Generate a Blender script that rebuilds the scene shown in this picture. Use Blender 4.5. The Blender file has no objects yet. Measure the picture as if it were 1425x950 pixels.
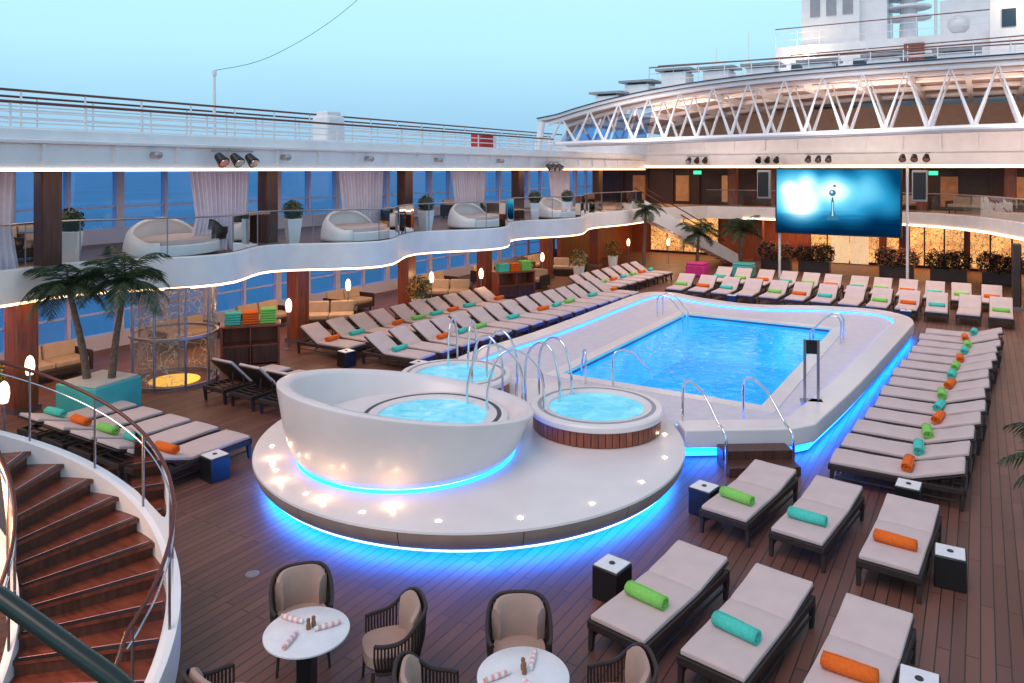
import bpy, math, random
from mathutils import Vector
from mathutils.geometry import tessellate_polygon
random.seed(7)
sc=bpy.context.scene
col=sc.collection
R=math.radians
# ------------------------------------------------------------------ materials
def mat(name,c,rough=.5,metal=0.0,var=0.0,vs=4.0,bump=0.0,bs=40.0,em=None,es=0.0,spec=None,stretch=None):
    m=bpy.data.materials.new(name); m.use_nodes=True
    nt=m.node_tree; n=nt.nodes; l=nt.links; p=n['Principled BSDF']
    p.inputs['Base Color'].default_value=(*c,1); p.inputs['Roughness'].default_value=rough
    p.inputs['Metallic'].default_value=metal
    if spec is not None: p.inputs['Specular IOR Level'].default_value=spec
    if em: 
        p.inputs['Emission Color'].default_value=(*em,1); p.inputs['Emission Strength'].default_value=es
    tc=n.new('ShaderNodeTexCoord'); src=tc.outputs['Object']
    if stretch:
        mp=n.new('ShaderNodeMapping'); mp.inputs['Scale'].default_value=stretch; l.new(src,mp.inputs[0]); src=mp.outputs[0]
    if var>0:
        t=n.new('ShaderNodeTexNoise'); t.inputs['Scale'].default_value=vs; t.inputs['Detail'].default_value=5
        l.new(src,t.inputs['Vector'])
        r=n.new('ShaderNodeValToRGB'); r.color_ramp.elements[0].position=.3; r.color_ramp.elements[1].position=.7
        r.color_ramp.elements[0].color=(*[x*(1-var) for x in c],1); r.color_ramp.elements[1].color=(*[min(1,x*(1+var)) for x in c],1)
        l.new(t.outputs['Fac'],r.inputs[0]); l.new(r.outputs[0],p.inputs['Base Color'])
    if bump>0:
        t=n.new('ShaderNodeTexNoise'); t.inputs['Scale'].default_value=bs; l.new(src,t.inputs['Vector'])
        b=n.new('ShaderNodeBump'); b.inputs['Strength'].default_value=bump; b.inputs['Distance'].default_value=.02
        l.new(t.outputs['Fac'],b.inputs['Height']); l.new(b.outputs[0],p.inputs['Normal'])
    return m
def emis(name,c,s):
    m=bpy.data.materials.new(name); m.use_nodes=True; nt=m.node_tree; nt.nodes.clear()
    e=nt.nodes.new('ShaderNodeEmission'); e.inputs[0].default_value=(*c,1); e.inputs[1].default_value=s
    o=nt.nodes.new('ShaderNodeOutputMaterial'); nt.links.new(e.outputs[0],o.inputs[0]); return m
def glass(name,tint,refl=.08,rough=.02,bump=0):
    m=bpy.data.materials.new(name); m.use_nodes=True; nt=m.node_tree; n=nt.nodes; l=nt.links; n.clear()
    t=n.new('ShaderNodeBsdfTransparent'); t.inputs[0].default_value=(*tint,1)
    g=n.new('ShaderNodeBsdfGlossy'); g.inputs['Roughness'].default_value=rough
    f=n.new('ShaderNodeLayerWeight'); f.inputs[0].default_value=.15
    a=n.new('ShaderNodeMath'); a.operation='ADD'; a.inputs[1].default_value=refl-.02; a.use_clamp=True
    mx=n.new('ShaderNodeMixShader'); o=n.new('ShaderNodeOutputMaterial')
    l.new(f.outputs['Fresnel'],a.inputs[0]); l.new(a.outputs[0],mx.inputs[0]); l.new(t.outputs[0],mx.inputs[1]); l.new(g.outputs[0],mx.inputs[2]); l.new(mx.outputs[0],o.inputs[0])
    if bump:
        tc=n.new('ShaderNodeTexCoord'); nz=n.new('ShaderNodeTexNoise'); nz.inputs['Scale'].default_value=3.0; nz.inputs['Detail'].default_value=3; nz.inputs['Distortion'].default_value=.6
        b=n.new('ShaderNodeBump'); b.inputs['Strength'].default_value=bump; b.inputs['Distance'].default_value=.1
        l.new(tc.outputs['Object'],nz.inputs['Vector']); l.new(nz.outputs['Fac'],b.inputs['Height'])
        l.new(b.outputs[0],g.inputs['Normal']); l.new(b.outputs[0],f.inputs['Normal'])
    return m
def planks(name,c,w=.14,rough=.45,rot=90,seam=.2):
    m=bpy.data.materials.new(name); m.use_nodes=True; nt=m.node_tree; n=nt.nodes; l=nt.links; p=n['Principled BSDF']
    tc=n.new('ShaderNodeTexCoord'); mp=n.new('ShaderNodeMapping'); mp.inputs['Rotation'].default_value=(0,0,R(rot))
    br=n.new('ShaderNodeTexBrick'); br.inputs['Scale'].default_value=1; br.inputs['Brick Width'].default_value=2.4
    br.inputs['Row Height'].default_value=w; br.inputs['Mortar Size'].default_value=.008; br.inputs['Mortar Smooth'].default_value=.3; br.inputs['Bias'].default_value=0
    br.inputs['Color1'].default_value=(*[x*.82 for x in c],1); br.inputs['Color2'].default_value=(*[x*1.18 for x in c],1)
    br.inputs['Mortar'].default_value=(*[x*seam for x in c],1)
    nz=n.new('ShaderNodeTexNoise'); nz.inputs['Scale'].default_value=1.3; nz.inputs['Detail'].default_value=8; nz.inputs['Roughness'].default_value=.7
    mx=n.new('ShaderNodeMixRGB'); mx.blend_type='MULTIPLY'; mx.inputs[0].default_value=.45
    rp=n.new('ShaderNodeValToRGB'); rp.color_ramp.elements[0].position=.25; rp.color_ramp.elements[0].color=(.45,.45,.45,1); rp.color_ramp.elements[1].position=.75; rp.color_ramp.elements[1].color=(1,1,1,1)
    l.new(tc.outputs['Object'],mp.inputs[0]); l.new(mp.outputs[0],br.inputs['Vector']); l.new(tc.outputs['Object'],nz.inputs['Vector'])
    l.new(nz.outputs['Fac'],rp.inputs[0]); l.new(br.outputs['Color'],mx.inputs[1]); l.new(rp.outputs[0],mx.inputs[2]); l.new(mx.outputs[0],p.inputs['Base Color'])
    b=n.new('ShaderNodeBump'); b.inputs['Strength'].default_value=.4; b.inputs['Distance'].default_value=.01; b.invert=True
    l.new(br.outputs['Fac'],b.inputs['Height']); l.new(b.outputs[0],p.inputs['Normal'])
    rr=n.new('ShaderNodeMapRange'); rr.inputs['To Min'].default_value=rough-.12; rr.inputs['To Max'].default_value=rough+.2
    l.new(nz.outputs['Fac'],rr.inputs['Value']); l.new(rr.outputs[0],p.inputs['Roughness'])
    return m
def vine(name,base,line,es,scale,alpha=0.0,lw=.03,dark=.25):
    m=bpy.data.materials.new(name); m.use_nodes=True; nt=m.node_tree; n=nt.nodes; l=nt.links; p=n['Principled BSDF']
    tc=n.new('ShaderNodeTexCoord'); v=n.new('ShaderNodeTexVoronoi'); v.feature='DISTANCE_TO_EDGE'; v.inputs['Scale'].default_value=scale
    nz=n.new('ShaderNodeTexNoise'); nz.inputs['Scale'].default_value=2.5; nz.inputs['Detail'].default_value=4; ad=n.new('ShaderNodeMixRGB'); ad.blend_type='ADD'; ad.inputs[0].default_value=.6
    l.new(tc.outputs['Object'],nz.inputs['Vector']); l.new(tc.outputs['Object'],ad.inputs[1]); l.new(nz.outputs['Color'],ad.inputs[2]); l.new(ad.outputs[0],v.inputs['Vector'])
    r=n.new('ShaderNodeValToRGB'); r.color_ramp.elements[0].position=lw; r.color_ramp.elements[0].color=(*line,1); r.color_ramp.elements[1].position=lw*2.2; r.color_ramp.elements[1].color=(*base,1)
    n2=n.new('ShaderNodeTexNoise'); n2.inputs['Scale'].default_value=1.2; l.new(tc.outputs['Object'],n2.inputs['Vector'])
    m3=n.new('ShaderNodeMixRGB'); m3.blend_type='MULTIPLY'; m3.inputs[0].default_value=.8
    r3=n.new('ShaderNodeValToRGB'); r3.color_ramp.elements[0].position=.35; r3.color_ramp.elements[0].color=(dark,dark*.8,dark*.8,1); r3.color_ramp.elements[1].position=.65
    l.new(n2.outputs['Fac'],r3.inputs[0]); l.new(r.outputs[0],m3.inputs[1]); l.new(r3.outputs[0],m3.inputs[2])
    l.new(v.outputs['Distance'],r.inputs[0]); l.new(m3.outputs[0],p.inputs['Base Color']); l.new(m3.outputs[0],p.inputs['Emission Color'])
    p.inputs['Emission Strength'].default_value=es; p.inputs['Roughness'].default_value=.25; p.inputs['Metallic'].default_value=.3
    if alpha:
        mr=n.new('ShaderNodeMapRange'); mr.inputs['From Min'].default_value=lw; mr.inputs['From Max'].default_value=lw*2.2; mr.inputs['To Min'].default_value=.9; mr.inputs['To Max'].default_value=1-alpha
        l.new(v.outputs['Distance'],mr.inputs['Value']); l.new(mr.outputs[0],p.inputs['Alpha'])
    return m
def water_glow(name,c1,c2,s,scale,lo=.35,hi=.7,bump=.3):
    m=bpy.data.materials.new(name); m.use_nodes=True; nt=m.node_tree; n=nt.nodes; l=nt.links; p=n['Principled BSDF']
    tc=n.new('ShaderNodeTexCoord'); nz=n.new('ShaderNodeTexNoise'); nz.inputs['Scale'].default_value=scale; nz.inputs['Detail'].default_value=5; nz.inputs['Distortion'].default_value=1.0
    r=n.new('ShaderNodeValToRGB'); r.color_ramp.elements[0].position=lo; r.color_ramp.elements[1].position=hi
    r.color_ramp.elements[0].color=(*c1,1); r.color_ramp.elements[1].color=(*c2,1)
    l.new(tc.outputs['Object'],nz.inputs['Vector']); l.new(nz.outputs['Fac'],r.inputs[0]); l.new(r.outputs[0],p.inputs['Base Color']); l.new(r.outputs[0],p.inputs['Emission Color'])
    p.inputs['Emission Strength'].default_value=s; p.inputs['Roughness'].default_value=.08  # emission in the colour stands in for light from under the water
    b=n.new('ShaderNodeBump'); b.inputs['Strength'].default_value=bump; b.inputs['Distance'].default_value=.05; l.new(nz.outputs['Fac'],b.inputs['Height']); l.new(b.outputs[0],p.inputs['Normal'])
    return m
M=dict(
 deck=planks('teak_deck',(.175,.074,.050)),
 deck2=planks('teak_deck_warm',(.22,.12,.08)),
 white=mat('white_paint',(.84,.83,.84),.4,var=.05,vs=2),
 whites=mat('white_gelcoat',(.78,.72,.71),.28,var=.04,vs=1.5,bump=.03,bs=60),
 skirt=mat('taupe_skirt',(.42,.30,.25),.45,var=.1,vs=3),
 stone=mat('pool_stone',(.64,.60,.66),.45,var=.06,vs=5,bump=.05,bs=90),
 grey=mat('grey_paint',(.32,.33,.36),.5,var=.1),
 dark=mat('dark_wicker',(.030,.018,.015),.55,var=.4,vs=60,bump=.5,bs=120),
 black=mat('black_satin',(.010,.010,.012),.35),
 cushion=mat('cushion_fabric',(.60,.48,.46),.9,var=.05,vs=3,bump=.25,bs=14),
 cushionb=mat('chair_cushion',(.40,.27,.22),.9,var=.06,vs=5,bump=.15,bs=20),
 orange=mat('orange_towel',(.95,.17,.015),.95,var=.1,vs=30,bump=.8,bs=120),
 teal=mat('teal_towel',(.09,.68,.56),.95,var=.1,vs=30,bump=.8,bs=120),
 green=mat('green_towel',(.28,.72,.14),.95,var=.1,vs=30,bump=.8,bs=120),
 chrome=mat('polished_steel',(.75,.76,.8),.12,metal=1),
 steel=mat('brushed_steel',(.35,.35,.38),.35,metal=1),
 wood=mat('red_wood',(.24,.065,.032),.35,var=.35,vs=3,stretch=(6,6,.6)),
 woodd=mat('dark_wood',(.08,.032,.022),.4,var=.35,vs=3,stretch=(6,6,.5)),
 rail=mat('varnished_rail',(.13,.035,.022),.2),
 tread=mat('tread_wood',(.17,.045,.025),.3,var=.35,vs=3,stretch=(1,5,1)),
 marble=mat('white_marble',(.76,.76,.78),.25,var=.06,vs=7),
 napkin=mat('napkin_cloth',(.8,.38,.36),.9,var=.2,vs=30),
 millw=mat('mill_wood',(.25,.11,.05),.4),
 planter_t=mat('teal_planter',(.06,.42,.42),.4,var=.08),
 pink=mat('magenta_fabric',(.6,.03,.22),.7,var=.1),
 green_d=mat('dark_leaf',(.016,.04,.018),.5,var=.4,vs=9),
 green_l=mat('light_leaf',(.05,.10,.035),.5,var=.4,vs=9),
 flower_p=mat('pink_petals',(.6,.08,.16),.7,var=.3,vs=9),
 flower_o=mat('yellow_petals',(.6,.3,.06),.7,var=.3,vs=9),
 trunk=mat('palm_trunk',(.13,.09,.065),.85,var=.4,vs=14,bump=.6,bs=25),
 gravel=mat('white_pebbles',(.55,.54,.52),.8,var=.3,vs=60,bump=1,bs=60),
 darkwall=mat('dark_panel',(.06,.036,.03),.4,var=.3,vs=1),
 brownsof=mat('beige_soffit',(.56,.38,.29),.6,var=.08),
 red=mat('red_box',(.5,.02,.02),.5),
 cloth=mat('white_curtain',(.76,.70,.80),.85,var=.05),
 sofa=mat('beige_sofa',(.42,.33,.26),.9,var=.08),
 shade=mat('lamp_shade_glow',(.9,.8,.65),.6,em=(1,.72,.42),es=3.2),
 blue=emis('blue_led',(.0,.16,1.0),60),
 blue2=emis('blue_led_soft',(.01,.17,1.0),9),
 wled=emis('white_blue_led',(.45,.68,1.0),4),
 warm=emis('warm_led',(1,.6,.32),6),
 warms=emis('warm_spot',(1,.74,.46),40),
 gspot=emis('green_sign',(.05,.8,.35),2),
 yellow=emis('amber_floor',(1,.5,.08),1.6),
 glass=glass('clear_glass',(.9,.95,.97),.05),
 wglass=glass('blue_window_glass',(.24,.48,.84),.10),
 water=glass('pool_surface',(.85,.97,1),.015,.04,bump=.16),
 poolf_glow=water_glow('pool_floor',(.0,.22,.66),(.0,.36,.80),.62,.5,.2,.85,.15),  # painted glow of underwater lamps; the basin holds no lamps
 poolw_glow=water_glow('pool_wall',(.02,.45,.82),(.05,.58,.92),.6,1),  # same underwater glow put into the wall colour
 tubw_glow=water_glow('tub_water',(.03,.45,.66),(.24,.74,.86),.45,2.6,.2,.85,.25),  # aqua glow put into the water colour, no lamp beneath
 gold=vine('gold_vine_screen',(.80,.45,.16),(.10,.05,.02),1.15,5,0,.025,.5),
 etched=vine('etched_silver_glass',(.36,.28,.22),(.75,.70,.62),.10,3.2,.62,.012,.5),
 skin=mat('tile_line',(.05,.12,.3),.3),
 frame=mat('blue_white_frame',(.56,.60,.82),.5),
)
# ------------------------------------------------------------------ mesh builder
class B:
    def __init__(s): s.v=[];s.f=[];s.m=[]
    def add(s,v,f,mi=0):
        o=len(s.v); s.v+=[tuple(x) for x in v]; s.f+=[tuple(i+o for i in q) for q in f]; s.m+=[mi]*len(f); return s
    def box(s,c,d,rz=0,mi=0,rx=0):
        hx,hy,hz=d[0]/2,d[1]/2,d[2]/2; vs=[]
        for x,y,z in [(-hx,-hy,-hz),(hx,-hy,-hz),(hx,hy,-hz),(-hx,hy,-hz),(-hx,-hy,hz),(hx,-hy,hz),(hx,hy,hz),(-hx,hy,hz)]:
            if rx: y,z=y*math.cos(rx)-z*math.sin(rx),y*math.sin(rx)+z*math.cos(rx)
            if rz: x,y=x*math.cos(rz)-y*math.sin(rz),x*math.sin(rz)+y*math.cos(rz)
            vs.append((c[0]+x,c[1]+y,c[2]+z))
        return s.add(vs,[(0,3,2,1),(4,5,6,7),(0,1,5,4),(1,2,6,5),(2,3,7,6),(3,0,4,7)],mi)
    def bb(s,x0,x1,y0,y1,z0,z1,mi=0): return s.box(((x0+x1)/2,(y0+y1)/2,(z0+z1)/2),(x1-x0,y1-y0,z1-z0),mi=mi)
    def tube(s,pts,r,n=8,mi=0,closed=False,caps=True):
        P=[Vector(p) for p in pts]; k=len(P); vs=[]; fs=[]; up=None
        for i,p in enumerate(P):
            if closed: d=P[(i+1)%k]-P[i-1]
            else: d=P[min(i+1,k-1)]-P[max(i-1,0)]
            d.normalize()
            if up is None:
                up=Vector((0,0,1)) if abs(d.z)<.9 else Vector((1,0,0))
            a=(up-d*up.dot(d))
            if a.length<1e-4: a=d.orthogonal()
            a.normalize(); up=a; b=d.cross(a)
            rr=r[i] if isinstance(r,(list,tuple)) else r
            for j in range(n):
                t=2*math.pi*j/n; vs.append(p+a*rr*math.cos(t)+b*rr*math.sin(t))
        for i in range(k if closed else k-1):
            for j in range(n):
                q=(i+1)%k
                fs.append((i*n+j,i*n+(j+1)%n,q*n+(j+1)%n,q*n+j))
        if caps and not closed:
            fs.append(tuple(range(n))[::-1]); fs.append(tuple((k-1)*n+j for j in range(n)))
        return s.add(vs,fs,mi)
    def lathe(s,prof,c=(0,0,0),n=48,mi=0,mis=None,a0=0,a1=360):
        full=abs(a1-a0)>=360; k=n if full else n+1; vs=[];o=len(s.v)
        for i in range(k):
            t=R(a0+(a1-a0)*i/n)
            for r,z in prof: vs.append((c[0]+r*math.cos(t),c[1]+r*math.sin(t),c[2]+z))
        m=len(prof)
        for j in range(m-1):
            fs=[(i*m+j,((i+1)%k)*m+j,((i+1)%k)*m+j+1,i*m+j+1) for i in range(n)]
            if j==0: s.add(vs,fs,mis[j] if mis else mi)
            else:
                s.f+=[tuple(x+o for x in q) for q in fs]; s.m+=[mis[j] if mis else mi]*len(fs)
        return s
    def prism(s,poly,z0,z1,mi=0,holes=None):
        loops=[poly]+(holes or []); allp=[p for L in loops for p in L]; n=len(allp)
        tr=tessellate_polygon([[Vector((p[0],p[1],0)) for p in L] for L in loops])
        vs=[(p[0],p[1],z1) for p in allp]+[(p[0],p[1],z0) for p in allp]; fs=[]
        for a,b,c in tr:
            A,Bb,C=allp[a],allp[b],allp[c]
            if (Bb[0]-A[0])*(C[1]-A[1])-(Bb[1]-A[1])*(C[0]-A[0])<0: a,c=c,a
            fs.append((a,b,c)); fs.append((c+n,b+n,a+n))
        o=0
        for L in loops:
            k=len(L)
            for i in range(k): fs.append((o+i,o+(i+1)%k,o+(i+1)%k+n,o+i+n))
            o+=k
        return s.add(vs,fs,mi)
    def strip(s,path,off0,off1,z0,z1,mi=0):
        a=offset(path,off0); b=offset(path,off1); k=len(path); vs=[];fs=[]
        for i in range(k): vs+=[(*a[i],z0),(*b[i],z0),(*b[i],z1),(*a[i],z1)]
        for i in range(k-1):
            for j in range(4): fs.append((i*4+j,i*4+(j+1)%4,(i+1)*4+(j+1)%4,(i+1)*4+j))
        fs+= [(0,3,2,1),tuple((k-1)*4+j for j in range(4))]
        return s.add(vs,fs,mi)
    def sheet(s,path,z0,z1,mi=0):
        k=len(path); return s.add([(p[0],p[1],z0) for p in path]+[(p[0],p[1],z1) for p in path],[(i,i+1,k+i+1,k+i) for i in range(k-1)],mi)
    def obj(s,name,mats,parent=None,loc=(0,0,0),rot=0,smooth=False,bevel=0,seg=2,label=None,cat=None,kind=None,group=None,fixn=True):
        me=bpy.data.meshes.new(name); me.from_pydata(s.v,[],s.f)
        if not isinstance(mats,(list,tuple)): mats=[mats]
        for m in mats: me.materials.append(m)
        me.polygons.foreach_set('material_index',s.m)
        me.update()
        if fixn:
            import bmesh
            bm=bmesh.new(); bm.from_mesh(me); bmesh.ops.recalc_face_normals(bm,faces=bm.faces); bm.to_mesh(me); bm.free()
        if smooth:
            me.polygons.foreach_set('use_smooth',[True]*len(me.polygons))
            try: me.set_sharp_from_angle(angle=R(38))
            except Exception: pass
        ob=bpy.data.objects.new(name,me); col.objects.link(ob); ob.location=loc; ob.rotation_euler=(0,0,rot)
        if bevel:
            b=ob.modifiers.new('b','BEVEL'); b.width=bevel; b.segments=seg; b.limit_method='ANGLE'; b.angle_limit=R(40)
            me.polygons.foreach_set('use_smooth',[True]*len(me.polygons))
            try: me.set_sharp_from_angle(angle=R(89))
            except Exception: pass
        if parent: par(ob,parent)
        tag(ob,label,cat,kind,group); return ob
kids={}
def par(o,p): o.parent=p; kids.setdefault(p.name,[]).append(o)
def tag(o,label=None,cat=None,kind=None,group=None):
    if label:o['label']=label
    if cat:o['category']=cat
    if kind:o['kind']=kind
    if group:o['group']=group
def T(name,label,cat,loc=(0,0,0),rot=0,group=None):
    e=bpy.data.objects.new(name,None); col.objects.link(e); e.location=loc; e.rotation_euler=(0,0,rot); e.empty_display_size=.2
    tag(e,label,cat,None,group); return e
def dup(o,loc=None,rot=None,parent=None,label=None):
    n=o.copy(); col.objects.link(n)
    if loc is not None:n.location=loc
    if rot is not None:n.rotation_euler=(0,0,rot)
    if parent is not None: par(n,parent)
    if label:n['label']=label
    for c in kids.get(o.name,[]): dup(c,parent=n)
    return n
def offset(path,d):
    out=[];k=len(path)
    for i in range(k):
        a=Vector(path[max(i-1,0)][:2]); b=Vector(path[min(i+1,k-1)][:2]); t=(b-a).normalized(); nrm=Vector((t.y,-t.x))
        out.append((path[i][0]+nrm.x*d,path[i][1]+nrm.y*d))
    return out
def spl(pts,n=6):
    P=[Vector(p) for p in pts]; out=[]
    for i in range(len(P)-1):
        p0=P[max(i-1,0)];p1=P[i];p2=P[i+1];p3=P[min(i+2,len(P)-1)]
        for j in range(n):
            t=j/n; out.append(tuple(.5*((2*p1)+(p2-p0)*t+(2*p0-5*p1+4*p2-p3)*t*t+(3*p1-p0-3*p2+p3)*t**3)))
    out.append(tuple(P[-1])); return out
def light(kind,name,loc,energy,color,size=1,sy=None,rot=None):
    d=bpy.data.lights.new(name,kind); d.energy=energy; d.color=color
    if kind=='AREA':
        d.size=size
        if sy: d.shape='RECTANGLE'; d.size_y=sy
    elif kind=='POINT': d.shadow_soft_size=size
    o=bpy.data.objects.new(name,d); col.objects.link(o); o.location=loc
    if rot: o.rotation_euler=rot
    return o
# ------------------------------------------------------------------ world
w=bpy.data.worlds.new('World'); sc.world=w; w.use_nodes=True; nt=w.node_tree; n=nt.nodes; l=nt.links
bg=n['Background']; tc=n.new('ShaderNodeTexCoord'); sp=n.new('ShaderNodeSeparateXYZ'); rp=n.new('ShaderNodeValToRGB')
nz=n.new('ShaderNodeTexNoise'); nz.inputs['Scale'].default_value=2.2; nz.inputs['Detail'].default_value=5
mm=n.new('ShaderNodeMath'); mm.operation='MULTIPLY_ADD'; mm.inputs[1].default_value=.05
e=rp.color_ramp.elements; e[0].position=0; e[0].color=(.25,.45,.67,1); e[1].position=1; e[1].color=(.26,.33,.46,1)
x=e.new(.09); x.color=(.32,.57,.77,1); x=e.new(.18); x.color=(.43,.76,.91,1); x=e.new(.3); x.color=(.49,.82,.95,1); x=e.new(.55); x.color=(.32,.44,.60,1)
l.new(tc.outputs['Generated'],sp.inputs[0]); l.new(tc.outputs['Generated'],nz.inputs['Vector']); l.new(nz.outputs['Fac'],mm.inputs[0]); l.new(sp.outputs['Z'],mm.inputs[2]); l.new(mm.outputs[0],rp.inputs[0]); l.new(rp.outputs[0],bg.inputs[0]); bg.inputs[1].default_value=1.2
sd=bpy.data.lights.new('dusk_sun','SUN'); sd.energy=1.5; sd.angle=R(40); sd.color=(1,.76,.69)
so=bpy.data.objects.new('dusk_sun',sd); col.objects.link(so); so.rotation_euler=(R(34),0,R(-10))
# ------------------------------------------------------------------ camera
cd=bpy.data.cameras.new('camera'); cam=bpy.data.objects.new('camera',cd); col.objects.link(cam); sc.camera=cam
cam.location=(0,0,5.3); cam.rotation_euler=(R(90),0,R(31.84)); cd.lens=26.53; cd.sensor_width=36; cd.shift_y=-.1684; cd.clip_end=9000; cd.clip_start=.05
sc.view_settings.view_transform='Standard'; sc.view_settings.look='None'; sc.view_settings.exposure=0
# ------------------------------------------------------------------ sea, deck
sea=mat('sea_water',(.03,.17,.27),.3,var=.45,vs=.012,bump=.5,bs=.2)
B().lathe([(0,0),(400,0),(7000,0)],n=48).obj('sea',sea,loc=(0,0,-26),kind='structure')
W=[(-8.4,15.8),(-3.8,15.8),(-3.8,24.5),(-8.4,24.5)]
B().prism([(-22.3,-6),(12,-6),(12,62),(-22.3,62)],-.3,0,holes=[W]).obj('deck_floor',M['deck'],kind='structure')
# ------------------------------------------------------------------ round platform
PC=(-7.89,11.32); PR=3.79
pl=T('round_platform','round raised white hot tub platform with blue light beneath','platform',(*PC,0))
B().lathe([(0,.5),(3.2,.5),(3.74,.5),(3.79,.485),(3.8,.455)],n=128).obj('platform_top',M['whites'],pl,smooth=True)
B().lathe([(3.8,.45),(3.79,.38),(3.75,.28),(3.69,.21),(3.63,.175),(3.5,.165),(3.3,.165)],n=128).obj('skirt',M['skirt'],pl,smooth=True)
B().lathe([(3.3,.165),(3.3,.0)],n=96).obj('plinth',M['white'],pl,smooth=True)
B().lathe([(3.35,.150),(3.57,.150)],n=96).obj('light_strip',M['blue'],pl,fixn=False)
B().lathe([(3.60,.148),(3.63,.146),(3.645,.166),(3.61,.162)],n=96).obj('light_strip',M['wled'],pl)
cang=math.degrees(math.atan2(-PC[1],-PC[0]))
for i in range(12):
    a=R(cang-100+i*18.5)
    B().lathe([(0,.012),(.02,.012),(.036,.0)],n=12).obj('spot_light',M['warms'],pl,loc=(3.5*math.cos(a),3.5*math.sin(a),.501))
for i in range(14):
    a=R(i*25.7+7); B().add([(r*math.cos(a)-o*math.sin(a),r*math.sin(a)+o*math.cos(a),z) for r,z in [(3.803,.45),(3.793,.38),(3.753,.28),(3.693,.21)] for o in (-.005,.005)],[(0,1,3,2),(2,3,5,4),(4,5,7,6)]).obj('seam',M['black'],pl,fixn=False)
# bowl tub
BC=(-8.38,10.1)
bo=T('hot_tub','large round white hot tub with sweeping sloped bowl wall','hot tub',(*BC,0.5),group='hot tubs')
dirx=(-.8495*.74+.5275*.67); diry=(-.5275*.74-.8495*.67)
th0=math.atan2(diry,dirx)
b=B(); n_=96; vs=[]
for i in range(n_):
    t=2*math.pi*i/n_; zt=.92+.38*math.cos(t-th0)
    prof=[(1.74,.03),(1.84,.06),(1.94,.2),(2.04,.45),(2.11,.45+(zt-.45)*.5),(2.17,zt-.03),(2.165,zt+.01),(2.12,zt+.03),(1.98,zt+.005),(1.93,zt-.05),(1.82,.42)]
    for r,z in prof: vs.append((r*math.cos(t),r*math.sin(t),z))
m_=11; fs=[(i*m_+j,((i+1)%n_)*m_+j,((i+1)%n_)*m_+j+1,i*m_+j+1) for i in range(n_) for j in range(m_-1)]
b.add(vs,fs); b.obj('bowl',M['whites'],bo,smooth=True)
B().lathe([(0,.42),(1.86,.42)],n=64).obj('tub_floor',M['whites'],bo)
B().lathe([(1.68,.012),(1.76,.012),(1.76,.04),(1.68,.045)],n=64).obj('light_strip',M['wled'],bo)
B().lathe([(1.77,.008),(1.85,.008),(1.85,.02),(1.77,.02)],n=64).obj('light_strip',M['blue2'],bo)
ic=(.17,.46)
B().lathe([(1.32,.42),(1.34,.47),(1.31,.49),(1.22,.49)],c=(*ic,0),n=64).obj('rim',M['whites'],bo,smooth=True)
B().lathe([(1.22,.488),(1.14,.488)],c=(*ic,0),n=64).obj('grille',M['black'],bo)
B().lathe([(1.14,.49),(1.02,.49),(.97,.475),(.95,.44)],c=(*ic,0),n=64).obj('rim',M['whites'],bo,smooth=True)
B().lathe([(0,.455),(.965,.455)],c=(*ic,0),n=48).obj('water',M['tubw_glow'],bo)
for a in (-30,-5,22,50):
    t=th0+R(a); light('POINT','bowl_uplight',(BC[0]+2.25*math.cos(t),BC[1]+2.25*math.sin(t),.58),2.8,(1,.55,.25),.04)
def tub(c,r,label):
    e=T('hot_tub',label,'hot tub',(*c,.5),group='hot tubs')
    B().lathe([(r-.1,0),(r-.06,.28)],n=64).obj('wooden_side',M['woodd'],e,smooth=True)
    sl=B()
    for i in range(60):
        a=2*math.pi*i/60; sl.box(((r-.065)*math.cos(a),(r-.065)*math.sin(a),.14),(.02,.11*r/1.24,.26),rz=a)
    sl.obj('wooden_slat',M['wood'],e)
    B().lathe([(r-.1,.27),(r-.01,.28),(r,.31),(r,.37),(r-.03,.4),(r-.14,.405)],n=64).obj('rim',M['whites'],e,smooth=True)
    B().lathe([(r-.14,.402),(r-.22,.402)],n=64).obj('grille',M['grey'],e)
    B().lathe([(r-.22,.405),(r-.31,.405),(r-.35,.38),(r-.37,.3)],n=64).obj('rim',M['whites'],e,smooth=True)
    B().lathe([(0,.35),(r-.352,.35)],n=48).obj('water',M['tubw_glow'],e)
tub((-6.10,12.81),1.24,'round hot tub with wooden side beside the pool')
tub((-9.64,13.22),1.22,'round white hot tub with steel handrails')
# ------------------------------------------------------------------ pool deck
path=[(-4.56,13.3),(-2.95,14.4),(-2.62,14.9)]+spl([(-2.62,14.9),(-2.3,18),(-1.95,23),(-1.74,26.3)],4)[1:]+spl([(-1.74,26.3),(-2.0,27.4),(-3.0,28.2),(-4.8,27.9),(-6.74,27.0),(-8.6,27.3),(-10.0,27.9),(-10.9,27.5),(-11.1,26.2),(-11.05,22),(-11.06,18.9),(-11.25,16),(-10.9,13.6)],4)[1:]
pd=T('swimming_pool','raised rectangular swimming pool with white curb and blue water','swimming pool')
inn=offset(path,-.55)
poly=inn+[(-9.3,12.8),(-6.5,13.2)]
B().prism(poly,.1,.45,holes=[W]).obj('stone_surround',M['stone'],pd)
B().strip(path,0,-.55,.22,.56).obj('curb',M['whites'],pd,bevel=.03,seg=3)
B().strip(path,-.22,-.5,0,.219).obj('plinth',M['grey'],pd)
B().strip(path,-.10,-.2,.19,.212).obj('light_strip',M['blue'],pd)
B().strip(path,-.14,-.2,.04,.10).obj('light_strip',M['blue2'],pd)
B().strip(path,-.555,-.59,.455,.475).obj('light_strip',M['blue2'],pd)
b=B()
b.bb(-8.4,-3.8,15.8,24.5,-1.0,-.95); b.obj('pool_floor',M['poolf_glow'],pd)
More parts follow.
